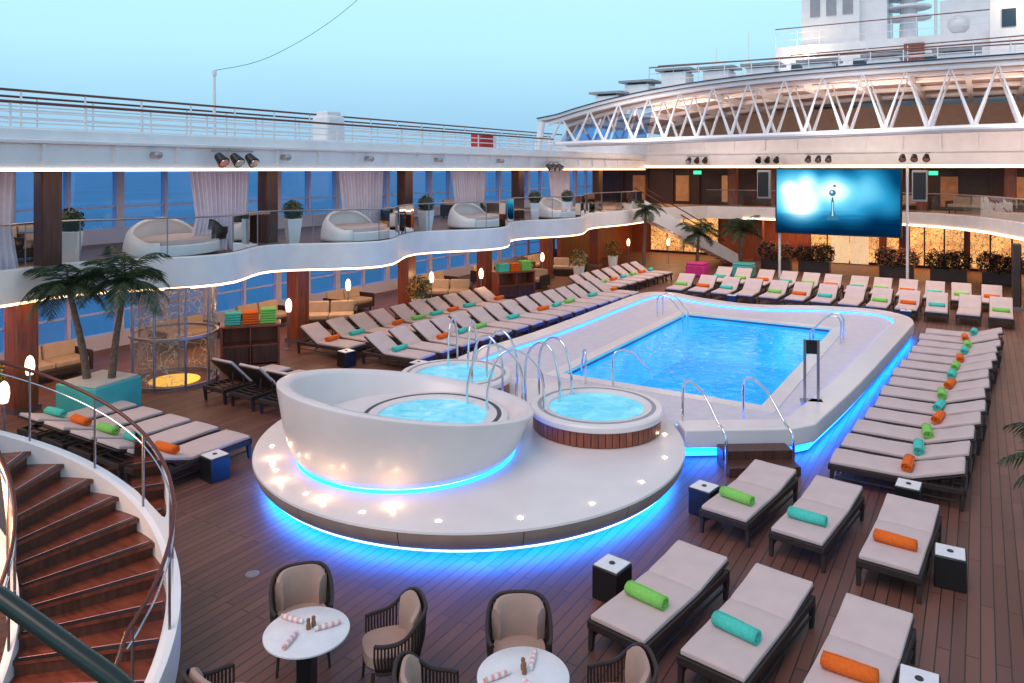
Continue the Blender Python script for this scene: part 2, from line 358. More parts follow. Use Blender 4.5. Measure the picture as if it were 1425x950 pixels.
b=B(); b.bb(-8.4,-8.36,15.8,24.5,-.95,.44); b.bb(-3.84,-3.8,15.8,24.5,-.95,.44); b.bb(-8.36,-3.84,24.46,24.5,-.95,.44); b.bb(-8.36,-3.84,15.8,15.84,-.95,.44)
b.obj('pool_wall',M['poolw_glow'],pd)
B().add([(-8.36,15.84,.36),(-3.84,15.84,.36),(-3.84,24.46,.36),(-8.36,24.46,.36)],[(0,1,2,3)]).obj('water',M['water'],pd)
b=B()
for x0,x1,y0,y1 in [(-8.72,-3.48,24.5,24.82),(-8.72,-3.48,15.48,15.8),(-8.72,-8.4,15.8,24.5),(-3.8,-3.48,15.8,24.5)]: b.bb(x0,x1,y0,y1,.452,.475)
b.obj('coping',M['whites'],pd)
b=B(); b.bb(-8.355,-8.34,15.9,24.4,.37,.43); b.bb(-3.86,-3.845,15.9,24.4,.37,.43); b.bb(-8.3,-3.9,24.44,24.455,.37,.43)
b.obj('tile_band',M['skin'],pd)
nx,ny=.56,-.83
st=T('pool_steps','dark wooden steps leading up to the pool','steps',(-3.55,13.92,0),math.atan2(ny,nx)+R(90))
B().box((0,-.55,.09),(1.25,.36,.16)).obj('step',M['woodd'],st,bevel=.01)
B().box((0,-.2,.17),(1.25,.36,.32)).obj('step',M['woodd'],st,bevel=.01)
def rail(pts,label,grp='steel pool handrails',r=.024):
    return B().tube(spl(pts,8),r,10).obj('handrail',M['chrome'],smooth=True,label=label,cat='handrail',group=grp)
def arch(a,b,za,zb,h,label):
    a=Vector((*a,za)); b=Vector((*b,zb)); d=(b-a)
    pts=[a,a+Vector((0,0,(h-za)*.7)),a+d*.18+Vector((0,0,(h-za)*.95)),a+d*.5+Vector((0,0,h-za)) ,a+d*.82+Vector((0,0,(h-za)*.8)),b+Vector((0,0,(h-zb)*.45)),b]
    rail([tuple(p) for p in pts],label)
arch((-4.75,13.75),(-3.72,12.95),.5,0,1.5,'curved steel handrail beside the pool steps')
arch((-3.85,14.6),(-2.75,13.6),.5,0,1.5,'curved steel handrail beside the pool steps')
for dx in (0,.5): arch((-8.95,23.4+dx),(-8.1,23.4+dx),.47,.1,1.3,'arched steel pool ladder rail')
for dx in (0,.5): arch((-3.3,22.6+dx),(-4.1,22.6+dx),.47,.1,1.3,'arched steel pool ladder rail')
arch((-6.9,15.35),(-6.3,16.1),.5,.1,1.4,'arched steel rail at the pool edge')
arch((-7.5,15.2),(-8.0,16.0),.5,.1,1.35,'arched steel rail at the pool edge')
for k in (0,.55):
    arch((-8.15,12.75+k),(-8.95,12.85+k),.5,.8,1.75,'curved steel handrail entering a hot tub')
    arch((-7.75,13.0+k),(-6.85,12.75+k*.9),.5,.8,1.75,'curved steel handrail entering a hot tub')
    arch((-6.75-k,11.95+k*.3),(-7.5-k,11.25+k*.3),.5,.95,1.8,'curved steel handrail entering a hot tub')
    arch((-10.5+k,14.45),(-10.2+k,13.7),.5,.8,1.7,'curved steel handrail entering a hot tub')
sh=T('pool_shower','short steel shower pedestal with dark panel','shower',(-2.95,16.4,.5),R(20))
for x in (-.13,.13): B().box((x,0,.65),(.05,.05,1.3)).obj('post',M['steel'],sh)
B().box((0,0,1.15),(.21,.04,.28)).obj('panel',M['black'],sh)
B().box((0,0,.03),(.42,.22,.06)).obj('base',M['steel'],sh)
# ------------------------------------------------------------------ loungers
def lounger(ang,name='sun_lounger'):
    e=T(name,'dark wicker sun lounger with pale padded mattress','sun lounger',group='sun loungers around the pool')
    f=B()
    for x in (-.345,.345): f.box((x,.98,.295),(.05,1.98,.09))
    f.box((0,.0,.295),(.74,.05,.09)); f.box((0,1.96,.295),(.74,.05,.09))
    for i in range(13): f.box((0,.12+i*.15,.32),(.64,.05,.02))
    for x in (-.345,.345): f.box((x,.98,.14),(.03,1.8,.025))
    f.obj('frame',M['dark'],e,bevel=.01)
    leg=B().add([(-.03,-.035,.25),(.03,-.035,.25),(.03,.035,.25),(-.03,.035,.25),(-.022,-.055,0),(.022,-.055,0),(.022,-.005,0),(-.022,-.005,0)],[(0,1,2,3),(4,7,6,5),(0,4,5,1),(1,5,6,2),(2,6,7,3),(3,7,4,0)]).obj('leg',M['dark'],e,loc=(-.345,.05,0))
    for p in [(.345,.05,0),(-.345,1.94,0),(.345,1.94,0)]: dup(leg,loc=p,parent=e)
    h=1.22; TH=.075
    def pad(L):
        b=B(); nx_,ny_=6,10; vs=[];
        for j in range(ny_+1):
            for i in range(nx_+1):
                u=i/nx_;v=j/ny_; ed=min(u,1-u,v,1-v); cz=TH/2-.018*max(0,1-ed*9)**2+.004*math.sin(v*9+u*4)
                vs.append(((u-.5)*.68,(v-.5)*L,cz))
        o=len(vs)
        for j in range(ny_+1):
            for i in range(nx_+1): vs.append(((i/nx_-.5)*.68,(j/ny_-.5)*L,-TH/2))
        fs=[]; k=nx_+1
        for j in range(ny_):
            for i in range(nx_):
                a=j*k+i; fs.append((a,a+1,a+k+1,a+k)); fs.append((o+a,o+a+k,o+a+k+1,o+a+1))
        for i in range(nx_): fs.append((i+1,i,o+i,o+i+1)); a=ny_*k+i; fs.append((a,a+1,o+a+1,o+a))
        for j in range(ny_): a=j*k; fs.append((a,a+k,o+a+k,o+a)); a=j*k+nx_; fs.append((a+k,a,o+a,o+a+k))
        return b.add(vs,fs)
    pad(h-.004).obj('seat_cushion',M['cushion'],e,loc=(0,h/2-.002,.342+TH/2),bevel=.015,seg=3)
    a=R(ang); L=.78
    yc=h+L/2*math.cos(a)-TH/2*math.sin(a); zc=.342+L/2*math.sin(a)+TH/2*math.cos(a)
    o=pad(L).obj('back_cushion',M['cushion'],e,loc=(0,yc,zc),bevel=.015,seg=3); o.rotation_euler=(a,0,0)
    if ang>4:
        bf=B(); off=-.022
        bf.box((0,h+L/2*math.cos(a)-off*math.sin(a),.338+L/2*math.sin(a)+off*math.cos(a)),(.7,L+.03,.03),rx=a)
        for x in (-.28,.28): bf.box((x,h+.45,.33+.225*math.tan(a)*.8),(.03,.03,.4*math.sin(a)))
        bf.obj('backrest',M['dark'],e,bevel=.01)
    return e
protos={7:lounger(7),18:lounger(18),32:lounger(32),45:lounger(45)}
used=set()
def put_lounger(foot,heading,ang,towel=None,tpos=.6):
    r=R(heading)
    if ang not in used:
        used.add(ang); o=protos[ang]; o.location=(*foot,0); o.rotation_euler=(0,0,r)
    else: o=dup(protos[ang],loc=(*foot,0),rot=r)
    if towel:
        o['label']='dark wicker sun lounger with pale mattress holding a rolled %s towel'%towel
        y=tpos; z=.417+.072
        if y>1.2 and ang>4: z=.42+math.tan(R(ang))*(y-1.2)+.075
        put_towel((foot[0]-math.sin(r)*y,foot[1]+math.cos(r)*y,z),r+R(random.uniform(-9,9)),towel)
    return o
tproto={}
def put_towel(p,r,c):
    if c not in tproto:
        b=B(); N=64; vs=[];fs=[]
        xs=[-.25,-.12,0,.13,.25]
        for i in range(N+1):
            t=i/N; a=t*2*math.pi*3.1; rr=.02+.058*t
            for x in xs: vs.append((x+.012*math.sin(a*.5)*(t),rr*math.cos(a)*1.08,rr*math.sin(a)*.95+.004*math.sin(x*40+a)))
        k=len(xs)
        for i in range(N):
            for j in range(k-1): fs.append((i*k+j,i*k+j+1,(i+1)*k+j+1,(i+1)*k+j))
        o=b.add(vs,fs).obj('rolled_towel',M[c],smooth=True,fixn=False,label='rolled %s towel resting on a sun lounger'%c,cat='towel',group='rolled towels on loungers')
        s=o.modifiers.new('s','SOLIDIFY'); s.thickness=.013; s.offset=0
        tproto[c]=o; o.location=p; o.rotation_euler=(0,0,r)
    else: dup(tproto[c],loc=p,rot=r)
C3=['orange','teal','green']
put_lounger((-3.31,7.45),-9,7,'green',.6)
put_lounger((-2.27,7.4),-8,7,'teal',.58)
put_lounger((-1.13,7.28),-5,7,'orange',.62)
put_lounger((-3.12,10.75),-8,7,'green',.45)
put_lounger((-2.1,10.6),-7,7,'teal',.45)
put_lounger((-.98,10.45),-4,7,'orange',.5)
for i in range(14):
    s=13.95+i*.94; t=-2.12+.055*(s-13.9)
    put_lounger((t+random.uniform(-.05,.05),s),-90+random.uniform(-2,2),18,C3[i%3],1.2+random.uniform(-.06,.06))
for i,(t,c) in enumerate([(-11.75,'orange'),(-12.65,'teal'),(-13.5,'green'),(-14.4,'orange'),(-15.3,'teal')]):
    put_lounger((t,9.25),180,18,c,1.45)
for t in (-12.9,-13.85,-14.8): put_lounger((t,12.95),180,45)
for i in range(15):
    s=15.7+i*.88; t=-12.35+.06*(s-15.6)
    put_lounger((t,s),90+random.uniform(-2,2),32,['teal',None,'orange','teal','green',None][i%6],.95)
for i in range(10):
    s=15.6+i*.9; t=-14.75+.05*(s-15.6)
    put_lounger((t,s),90+random.uniform(-2,2),32,['orange','teal',None,'orange','green','teal'][i%6],.95)
for i in range(7):
    s=28.6+i*.95; t=-12.9+.06*(s-28)
    put_lounger((t,s),90,32,C3[(i+1)%3],.95)
for i in range(13):
    t=-10.7+i*.94
    put_lounger((t,29.8),0+random.uniform(-2,2),32,['green','orange','teal',None][i%4],.95)
for i in range(12):
    t=-10.0+i*.94
    put_lounger((t,32.9),0+random.uniform(-2,2),32,['teal','green','orange'][i%3],.95)
stb=T('side_table','small black cube side table with white top','side table',group='side tables between loungers')
B().box((0,0,.2),(.36,.36,.4)).obj('body',M['black'],stb,bevel=.012)
B().box((0,0,.41),(.33,.33,.016)).obj('table_top',M['marble'],stb,bevel=.004)
B().lathe([(0,.01),(.035,.01),(.04,0)],n=16).obj('knob',M['black'],stb,loc=(0,0,.419))
first=True
for p in [(-3.88,8.6),(-3.62,11.45),(-.33,11.15),(-.95,13.2),(-.5,8.2),(-11.15,8.3),(-14.5,14.9),(-12.1,15.0),(-8.2,29.4),(-2.2,29.4)]:
    if first: stb.location=(*p,0); stb.rotation_euler=(0,0,R(-8)); first=False
    else: dup(stb,loc=(*p,0),rot=R(random.uniform(-12,6)))
# ------------------------------------------------------------------ cafe chairs & tables
def tableset(p,rot):
    e=T('cafe_table','round white marble cafe table on black pedestal','table',(*p,0),rot,group='cafe tables')
    B().lathe([(0,.725),(.40,.725),(.415,.735),(.415,.75),(.405,.757),(0,.757)],n=64).obj('table_top',M['marble'],e,smooth=True)
    b=B().lathe([(0,0),(.23,0),(.23,.02),(.09,.04),(.085,.06)],n=32); b.box((0,0,.39),(.15,.15,.67)); b.obj('pedestal',M['black'],e,smooth=True)
    for a,rr in [(20,.2),(150,.24),(250,.22)]:
        t=R(a)+rot; q=(p[0]+rr*math.cos(t),p[1]+rr*math.sin(t),.757+.026)
        c=(math.cos(t+.3),math.sin(t+.3)); pts=[(x*c[0],x*c[1],0) for x in [-.13+.0325*i for i in range(9)]]
        bb=B()
        for i in range(8):
            bb.tube(pts[i:i+2],[.02+.006*math.sin(math.pi*i/8),.02+.006*math.sin(math.pi*(i+1)/8)],12,mi=i%2,caps=(i in(0,7)))
        bb.obj('rolled_napkin',[M['marble'],M['napkin']],loc=q,smooth=True,label='rolled pink striped napkin lying on a marble table',cat='napkin',group='napkins on the tables')
    for dx in (.0,.06):
        t=rot+1
        B().lathe([(0,0),(.022,0),(.024,.04),(.016,.06),(.02,.085),(.018,.1),(0,.11)],n=14).obj('pepper_mill',M['millw'],loc=(p[0]+dx*math.cos(t),p[1]+dx*math.sin(t)+.02,.757),smooth=True,label='small wooden mill standing on a marble table',cat='pepper mill',group='mills on the tables')
tableset((-5.64,5.25),.4); tableset((-3.49,5.81),1.3)
ch=T('wicker_armchair','dark woven barrel armchair with taupe cushions','armchair',group='armchairs at cafe tables')
def hz(a): return .62+.23*(1/(1+math.exp((abs(a)-62)/9)))
b=B(); top=[];low=[]
def sq(t,r):
    c,s_=math.cos(t),math.sin(t); k_=(abs(c)**3+abs(s_)**3)**(-1/3); return (r*c*k_,r*s_*k_)
NS_=45
for i in range(NS_):
    a=-128+i*256/(NS_-1); t=R(a-90)
    x_,y_=sq(t,.32+.02*math.cos(R(a))); top.append((x_,y_,hz(a))); x_,y_=sq(t,.27); low.append((x_,y_,.33))
b.tube(top,.021,8); b.tube(low,.02,8)
for i in range(NS_):
    a=Vector(low[i]);c=Vector(top[i]); mid=(a+c)/2+Vector((a.x,a.y,0)).normalized()*.025
    b.tube([a,mid,c],.011,5,caps=False)
b.lathe([(0,.33),(.27,.33),(.29,.35),(.29,.37),(0,.37)],n=24)
b.obj('wicker_frame',M['dark'],ch,smooth=True)
for x,y in [(-.23,-.23),(.23,-.23),(-.24,.22),(.24,.22)]:
    B().tube([(x*1.12,y*1.12,0),(x,y,.34)],[.014,.02],8).obj('leg',M['dark'],ch,smooth=True)
P=[sq(R(a),.262) for a in range(0,360,10)]
B().prism([(x,y+.02) for x,y in P],.37,.475).obj('seat_cushion',M['cushionb'],ch,bevel=.035,seg=3)
b=B(); vs=[];NN=17
for i in range(NN):
    a=-58+116*i/(NN-1); t=R(a-90)
    zt=hz(a)+.015
    for rr,z in [(.285,.46),(.30,zt-.06),(.285,zt),(.25,zt+.005),(.215,zt-.05),(.20,.6),(.205,.46)]: 
        x_,y_=sq(t,rr); vs.append((x_,y_,z))
fs=[(i*7+j,(i+1)*7+j,(i+1)*7+(j+1)%7,i*7+(j+1)%7) for i in range(NN-1) for j in range(7)]+[tuple(range(7)),tuple((NN-1)*7+j for j in range(7))]
b.add(vs,fs).obj('back_cushion',M['cushionb'],ch,smooth=True)
def chair(p,tgt,f=False):
    a=math.atan2(tgt[1]-p[1],tgt[0]-p[0])-R(90)
    if f: ch.location=(*p,0); ch.rotation_euler=(0,0,a)
    else: dup(ch,loc=(*p,0),rot=a)
t1=(-5.64,5.25); t2=(-3.49,5.81)
chair((-6.25,5.75),t1,True); chair((-5.12,5.9),t1); chair((-3.95,6.5),t2); chair((-2.8,6.3),t2); chair((-4.15,5.35),t2); chair((-5.75,4.42),t1)
# ------------------------------------------------------------------ spiral stair
SC=(-8.65,3.1)
ss=T('curved_staircase','curved staircase with red wood treads and white stringer','staircase',(*SC,0))
A0=24; dA=10.6; NS=16; ri=.85; ro=2.2; RI=.163
for i in range(NS):
    a0=A0+i*dA; z=RI*(i+1); P=[]
    for k in range(5): t=R(a0-1.2+(dA+1.2)*k/4); P.append((ro*math.cos(t),ro*math.sin(t)))
    for k in range(4,-1,-1): t=R(a0-1.2+(dA+1.2)*k/4); P.append((ri*math.cos(t),ri*math.sin(t)))
    B().prism(P,z-.045,z).obj('tread',M['tread'],ss)
    t=R(a0-.2); B().box(((ro+ri)/2*math.cos(t),(ro+ri)/2*math.sin(t),z+.004),(ro-ri-.04,.06,.006),rz=t).obj('nosing',M['black'],ss)
    t=R(a0+.9); B().box(((ro+ri)/2*math.cos(t),(ro+ri)/2*math.sin(t),z+.0045),(ro-ri-.08,.008,.007),rz=t).obj('nosing_strip',M['napkin'],ss)
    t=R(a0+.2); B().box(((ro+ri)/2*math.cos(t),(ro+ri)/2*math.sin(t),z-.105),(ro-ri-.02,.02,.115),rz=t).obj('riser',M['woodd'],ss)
def zst(a): return RI*((a-A0)/dA)+.1
def helix(r,dz,a0=A0-2,a1=A0+NS*dA,k=60): return [(r*math.cos(R(a0+(a1-a0)*i/k)),r*math.sin(R(a0+(a1-a0)*i/k)),zst(a0+(a1-a0)*i/k)+dz) for i in range(k+1)]
for r0,r1,nm in [(ro,ro+.14,'stringer'),(ri-.08,ri,'stringer')]:
    h1=helix(r0,-.32);h2=helix(r1,-.32);h3=helix(r1,.17);h4=helix(r0,.17); vs=[];fs=[]
    for q in zip(h1,h2,h3,h4): vs+=list(q)
    for i in range(60):
        for j in range(4): fs.append((i*4+j,i*4+(j+1)%4,i*4+4+(j+1)%4,i*4+4+j))
    B().add(vs,fs).obj(nm,M['white'],ss,smooth=True)
for r in (ro+.07,ri-.04):
    B().tube(helix(r,1.05),.021,10).obj('handrail',M['rail'],ss,smooth=True)
    B().tube(helix(r,.90),.010,8).obj('handrail',M['chrome'],ss,smooth=True)
    for s0 in range(8):
        a=A0+s0*dA*2; a2=a+dA*2-1
        h1=helix(r,.17,a,a2,8);h2=helix(r,.98,a,a2,8)
        B().add(h1+h2,[(i,i+1,i+10,i+9) for i in range(8)]).obj('glass_panel',M['glass'],ss,smooth=True)
        h=(r*math.cos(R(a)),r*math.sin(R(a)))
        B().tube([(*h,zst(a)+.0),(*h,zst(a)+1.05)],.014,8).obj('post',M['steel'],ss,smooth=True)
hb=helix(ro+.07,1.05)[0]
B().tube(spl([hb,(hb[0]+.12,hb[1]-.15,hb[2]-.12),(hb[0]+.15,hb[1]-.25,hb[2]-.4),(hb[0]+.12,hb[1]-.3,.0)],8),.021,10).obj('handrail',M['rail'],ss,smooth=True)
light('POINT','stair_light',(SC[0]-.2,SC[1]+.3,1.7),60,(1,.5,.22),.1)
light('POINT','stair_light',(SC[0]+.9,SC[1]-.2,1.2),30,(1,.45,.2),.1)
nr=T('landing_handrail','thick dark landing handrail on steel posts','handrail')
B().tube([(-4.9,1.35,3.55),(-4.09,1.82,3.2),(-3.48,2.03,2.9),(-3.0,2.2,2.6)],.045,12).obj('handrail',mat('dark_green_rail',(.015,.03,.025),.25),nr,smooth=True)
B().tube([(-4.9,1.35,0),(-4.9,1.35,3.5)],.025,8).obj('post',M['steel'],nr); B().tube([(-3.0,2.2,0),(-3.0,2.2,2.58)],.025,8).obj('post',M['steel'],nr)
# ------------------------------------------------------------------ port balcony
edge=spl([(-17.5,1),(-17.6,4.5),(-17.3,7.4),(-17.4,9.4),(-16.0,12),(-16.8,14.3),(-14.95,16.7),(-16.1,19.7),(-14.7,22.8),(-16.0,25.9),(-14.85,29.1),(-15.9,32.6),(-15.5,35.5),(-15.4,38)],5)
bal=T('curved_balcony','white wavy balcony with glass railing and warm underlight','balcony')
B().prism(list(edge)+[(-22,38),(-22,1)],2.52,3.1).obj('floor_slab',M['deck2'],bal)
B().prism(list(offset(edge,-.2))+[(-22,38),(-22,1)],2.49,2.515).obj('soffit',M['white'],bal)
B().strip(edge,.12,-.03,2.48,3.2).obj('fascia',M['white'],bal,bevel=.03)
B().strip(edge,.09,-.02,2.43,2.475).obj('light_strip',M['warm'],bal)
k=len(edge)
for i in range(0,k-1,3):
    seg=edge[i:min(i+4,k)]
    if len(seg)>1: B().sheet(seg,3.22,4.1).obj('glass_panel',M['glass'],bal)
    p=edge[i]; B().tube([(*p,3.15),(*p,4.12)],.014,6).obj('post',M['steel'],bal)
B().tube([(p[0],p[1],4.13) for p in edge],.022,8).obj('handrail',M['steel'],bal,smooth=True)
def window_wall(t,s0,s1,z0,z1,step,label):
    e=T('window_wall',label,'window wall')
    f=B(); f.bb(t-.1,t+.1,s0,s1,z0,z0+.45); f.bb(t-.1,t+.1,s0,s1,z1-.12,z1)
    nn=int((s1-s0)/step)
    for i in range(nn+1):
        y=s0+i*step; wd=.05 if i%2 else .12; f.bb(t-.08,t+.14,y-wd,y+wd,z0+.45,z1-.12)
    f.bb(t-.03,t+.06,s0,s1,z0+1.05,z0+1.1)
    f.obj('window_frame',M['frame'],e)
    g=B().add([(0,-step/2+.05,-(z1-z0-.57)/2),(0,step/2-.05,-(z1-z0-.57)/2),(0,step/2-.05,(z1-z0-.57)/2),(0,-step/2+.05,(z1-z0-.57)/2)],[(0,1,2,3)]).obj('window_pane',M['wglass'],e,loc=(t,s0+step/2,(z0+.45+z1-.12)/2))
    for i in range(1,nn): dup(g,loc=(t,s0+step*(i+.5),(z0+.45+z1-.12)/2),parent=e)
window_wall(-22,1,46,3.1,5.35,1.5,'long white framed window wall overlooking blue sea')
window_wall(-22,1,46,0,2.49,1.5,'lower window wall with blue glass overlooking the sea')
# upper deck port
ud=T('upper_deck','white upper deck edge with long fascia and lights','ship deck')
B().bb(-22.3,-16.4,-1,40.4,5.36,5.95).obj('deck_slab',M['white'],ud)
b=B(); b.bb(-16.4,-16.2,-1,40.4,5.3,5.82); b.bb(-16.4,-16.05,-1,40.4,5.82,5.9); b.bb(-16.6,-16.3,-1,40.4,5.9,6.12); b.obj('fascia',M['white'],ud,bevel=.02)
B().bb(-16.3,-16.17,-1,40.4,5.255,5.296).obj('light_strip',M['warm'],ud)
rb=B().box((0,0,0),(.08,.06,.37)).obj('rib',M['white'],ud,loc=(-16.16,.5,5.63))
for i in range(1,26): dup(rb,loc=(-16.16,.5+i*1.5,5.63),parent=ud)
def railing(name,p0,p1,z0,zs,cap,label,step=1.5,m=M['white']):
    e=T(name,label,'railing',group='ship deck railings')
    a=Vector(p0);c=Vector(p1); L=(c-a).length; nn=int(L/step)
    for i,z in enumerate(zs):
        B().tube([(*p0,z0+z),(*p1,z0+z)],.018,6).obj('rail_bar',m,e)
    if cap: B().tube([(*p0,z0+cap),(*p1,z0+cap)],.032,8).obj('handrail',M['rail'],e)
    h=cap or zs[-1]
    po=B().tube([(0,0,0),(0,0,h)],.024,6).obj('post',m,e,loc=(*p0,z0))
    for i in range(1,nn+1): q=a+(c-a)*(i/nn); dup(po,loc=(q.x,q.y,z0),parent=e)
    return e
railing('deck_railing',(-16.7,0),(-16.7,30.5),5.95,[.2,.38,.56],.72,'white steel railing with varnished top rail')
railing('deck_railing',(-19.2,0),(-19.2,36),6.1,[.3,.55,.8],1.05,'white steel railing along the walking track')
B().bb(-22.3,-18.9,-1,40,5.96,6.12).obj('walking_track',M['grey'],label='raised grey walking track on upper deck',cat='walkway')
railing('deck_railing',(-22.1,0),(-22.1,40),6.1,[.3,.6,.9],1.15,'outer white steel railing along the ship side')
b=B(); b.tube([(0,0,0),(0,0,2.0)],[.06,.04],10); b.tube([(0,0,2.0),(0,0,2.15)],.07,10); b.obj('flag_mast',M['white'],loc=(-19.5,14.5,6.1),smooth=True,label='slender white mast with cable on upper deck',cat='mast')
B().tube(spl([(-19.5,14.5,8.25),(-18.6,15.8,8.75),(-17.6,17.8,10.3),(-16.6,20.1,12.8)],6),.008,5).obj('antenna_wire',M['black'],label='thin dark antenna wire rising from the mast',cat='wire')
bx=T('ventilation_box','white boxy ventilation unit on upper deck','ventilation unit',(-17.6,17.3,6.0))
B().box((0,0,.5),(.7,.8,1.0)).obj('body',M['white'],bx,bevel=.1); B().box((0,0,1.05),(.5,.6,.15)).obj('lid',M['white'],bx,bevel=.04)
b=T('equipment_box','red fire equipment box on upper deck','box',(-17.2,25.4,6.1))
B().box((0,0,.3),(.5,.9,.6)).obj('body',M['red'],b,bevel=.02); B().box((0,.6,.3),(.4,.3,.6)).obj('side_panel',M['white'],b)
fl=T('floodlight_bar','three black floodlights on a bracket below the deck edge','floodlight',group='floodlight bars')
B().box((0,0,.0),(1.2,.05,.05)).obj('bracket',M['steel'],fl)
for x in (-.45,0,.45):
    B().tube([(x,-.25,-.3),(x,-.02,-.12)],[.15,.1],14).obj('lamp_head',M['black'],fl,smooth=True)
    B().tube([(x,-.262,-.31),(x,-.255,-.303)],.12,14).obj('lens',M['chrome'],fl,smooth=True)
fp=[((-15.95,12.4,5.75),R(90)),((-15.95,29.0,5.6),R(90)),((-13,40.0,6.0),0),((-9.3,40.0,6.0),0),((-6.5,38.0,6.0),0),((-2.4,36.5,6.0),0)]
for i,(p,r) in enumerate(fp):
    if i==0: fl.location=p; fl.rotation_euler=(0,0,r)
    else: dup(fl,loc=p,rot=r)
cl=B().tube([(0,0,0),(.16,0,0)],.08,12); cl.lathe([(0,.1),(.07,.07),(.1,0),(.07,-.07),(0,-.1)],c=(.22,0,0),n=14)
c0=cl.obj('deck_camera',M['grey'],loc=(-16.2,6.9,5.62),smooth=True,label='small round camera fixed to the deck fascia',cat='camera',group='cameras on fascia')
for s in (10.4,14.2,17.5,21,25): dup(c0,loc=(-16.2,s,5.62))
def column(p,z0,z1,m,w,label):
    e=T('column',label,'column',(p[0],p[1],z0),group='deck columns')
    B().box((0,0,(z1-z0)/2),(w,w,z1-z0)).obj('shaft',m,e,bevel=.05,seg=3)
    B().box((0,0,.06),(w+.06,w+.06,.12)).obj('base',M['steel'],e)
for t,s in ((-17.2,8.6),(-17.2,14.55),(-16.9,20.2),(-16.6,27.2),(-16.6,35)): column((t,s),3.1,5.36,M['woodd'],.42,'dark wood clad column on the balcony level')
for s in (8.4,16.3,21.5,26.6,32,37.5): column((-17.9,s),0,2.49,M['wood'],.5,'reddish wood column below the balcony')
def curtain(p,wd,h,n=14):
    vs=[];fs=[];N=n*6
    for i in range(N+1):
        y=-wd/2+wd*i/N; x=.07*math.sin(i*2*math.pi/6)*(1+.3*math.sin(i*.23))
        vs+=[(x,y*1.08,0),(x*.8,y*.86+.06,h*.4),(x,y,h)]
    for i in range(N):
        for j in range(2): fs.append((i*3+j,i*3+3+j,i*3+4+j,i*3+1+j))
    B().add(vs,fs).obj('curtain',M['cloth'],loc=p,smooth=True,fixn=False,label='white gathered curtain hanging beside a column',cat='curtain',group='white balcony curtains')
for s,wd in [(7.2,1.8),(13.2,1.9),(18.7,2.2),(24.9,2.4),(32.6,2.2)]: curtain((-17.5,s,3.1),wd,2.24)
# shell daybeds
db=T('shell_daybed','low white sculpted shell daybed with swept back','daybed',group='white daybeds on the balcony')
vs=[];NU=28;NV=9; fs=[]
for i in range(NU+1):
    u=math.pi*(-.12+1.24*i/NU)
    for j in range(NV+1):
        v=j/NV; s_=max(0,math.sin(u)); tall=.34+.46*s_**.7*(1+.45*math.cos(u))
        r=1.0-.12*v**2
        vs.append((1.45*r*math.cos(u),-.35+1.0*(r-.12*v*v)*(math.sin(u) if math.sin(u)<0 else s_)*1.05, .08+tall*math.sin(v*math.pi/2)))
for i in range(NU):
    for j in range(NV): fs.append((i*(NV+1)+j,(i+1)*(NV+1)+j,(i+1)*(NV+1)+j+1,i*(NV+1)+j+1))
o=B().add(vs,fs).obj('shell_back',M['white'],db,smooth=True); sm=o.modifiers.new('s','SOLIDIFY'); sm.thickness=.09
b=B(); P=[(1.4*math.cos(R(a)),-.3+(.95 if a<180 else 1.1)*math.sin(R(a))) for a in range(0,360,12)]
b.prism(P,.08,.34); b.obj('base',M['white'],db,bevel=.08,seg=3)
b=B(); b.prism([(x*.84,-.3+(y+.3)*.82) for x,y in P],.34,.46); b.obj('mattress',M['cushion'],db,bevel=.05,seg=3)
for i,(t,s,r) in enumerate([(-17.9,11.7,118),(-16.7,17.2,112),(-16.5,23.4,108),(-16.4,29.9,105)]):
    if i==0: db.location=(t,s,3.1); db.rotation_euler=(0,0,R(r))
    else: dup(db,loc=(t,s,3.1),rot=R(r))
def leafball(b,c,r,n,size,mi=0,mj=None,frac=.15,flat=1.0):
    for _ in range(n):
        d=Vector((random.gauss(0,1),random.gauss(0,1),random.gauss(0,1))).normalized()
        rr=r*(.55+.5*random.random()**.5)
        p=Vector(c)+Vector((d.x*rr,d.y*rr,d.z*rr*flat))
        a=Vector((random.gauss(0,1),random.gauss(0,1),random.gauss(0,1))).normalized(); q=a.orthogonal().normalized(); z=size*random.uniform(.6,1.3)
        b.add([p-q*z*.35,p+a*z,p+q*z*.35,p-a*z*.4],[(0,1,2,3)],mj if (mj is not None and random.random()<frac) else mi)
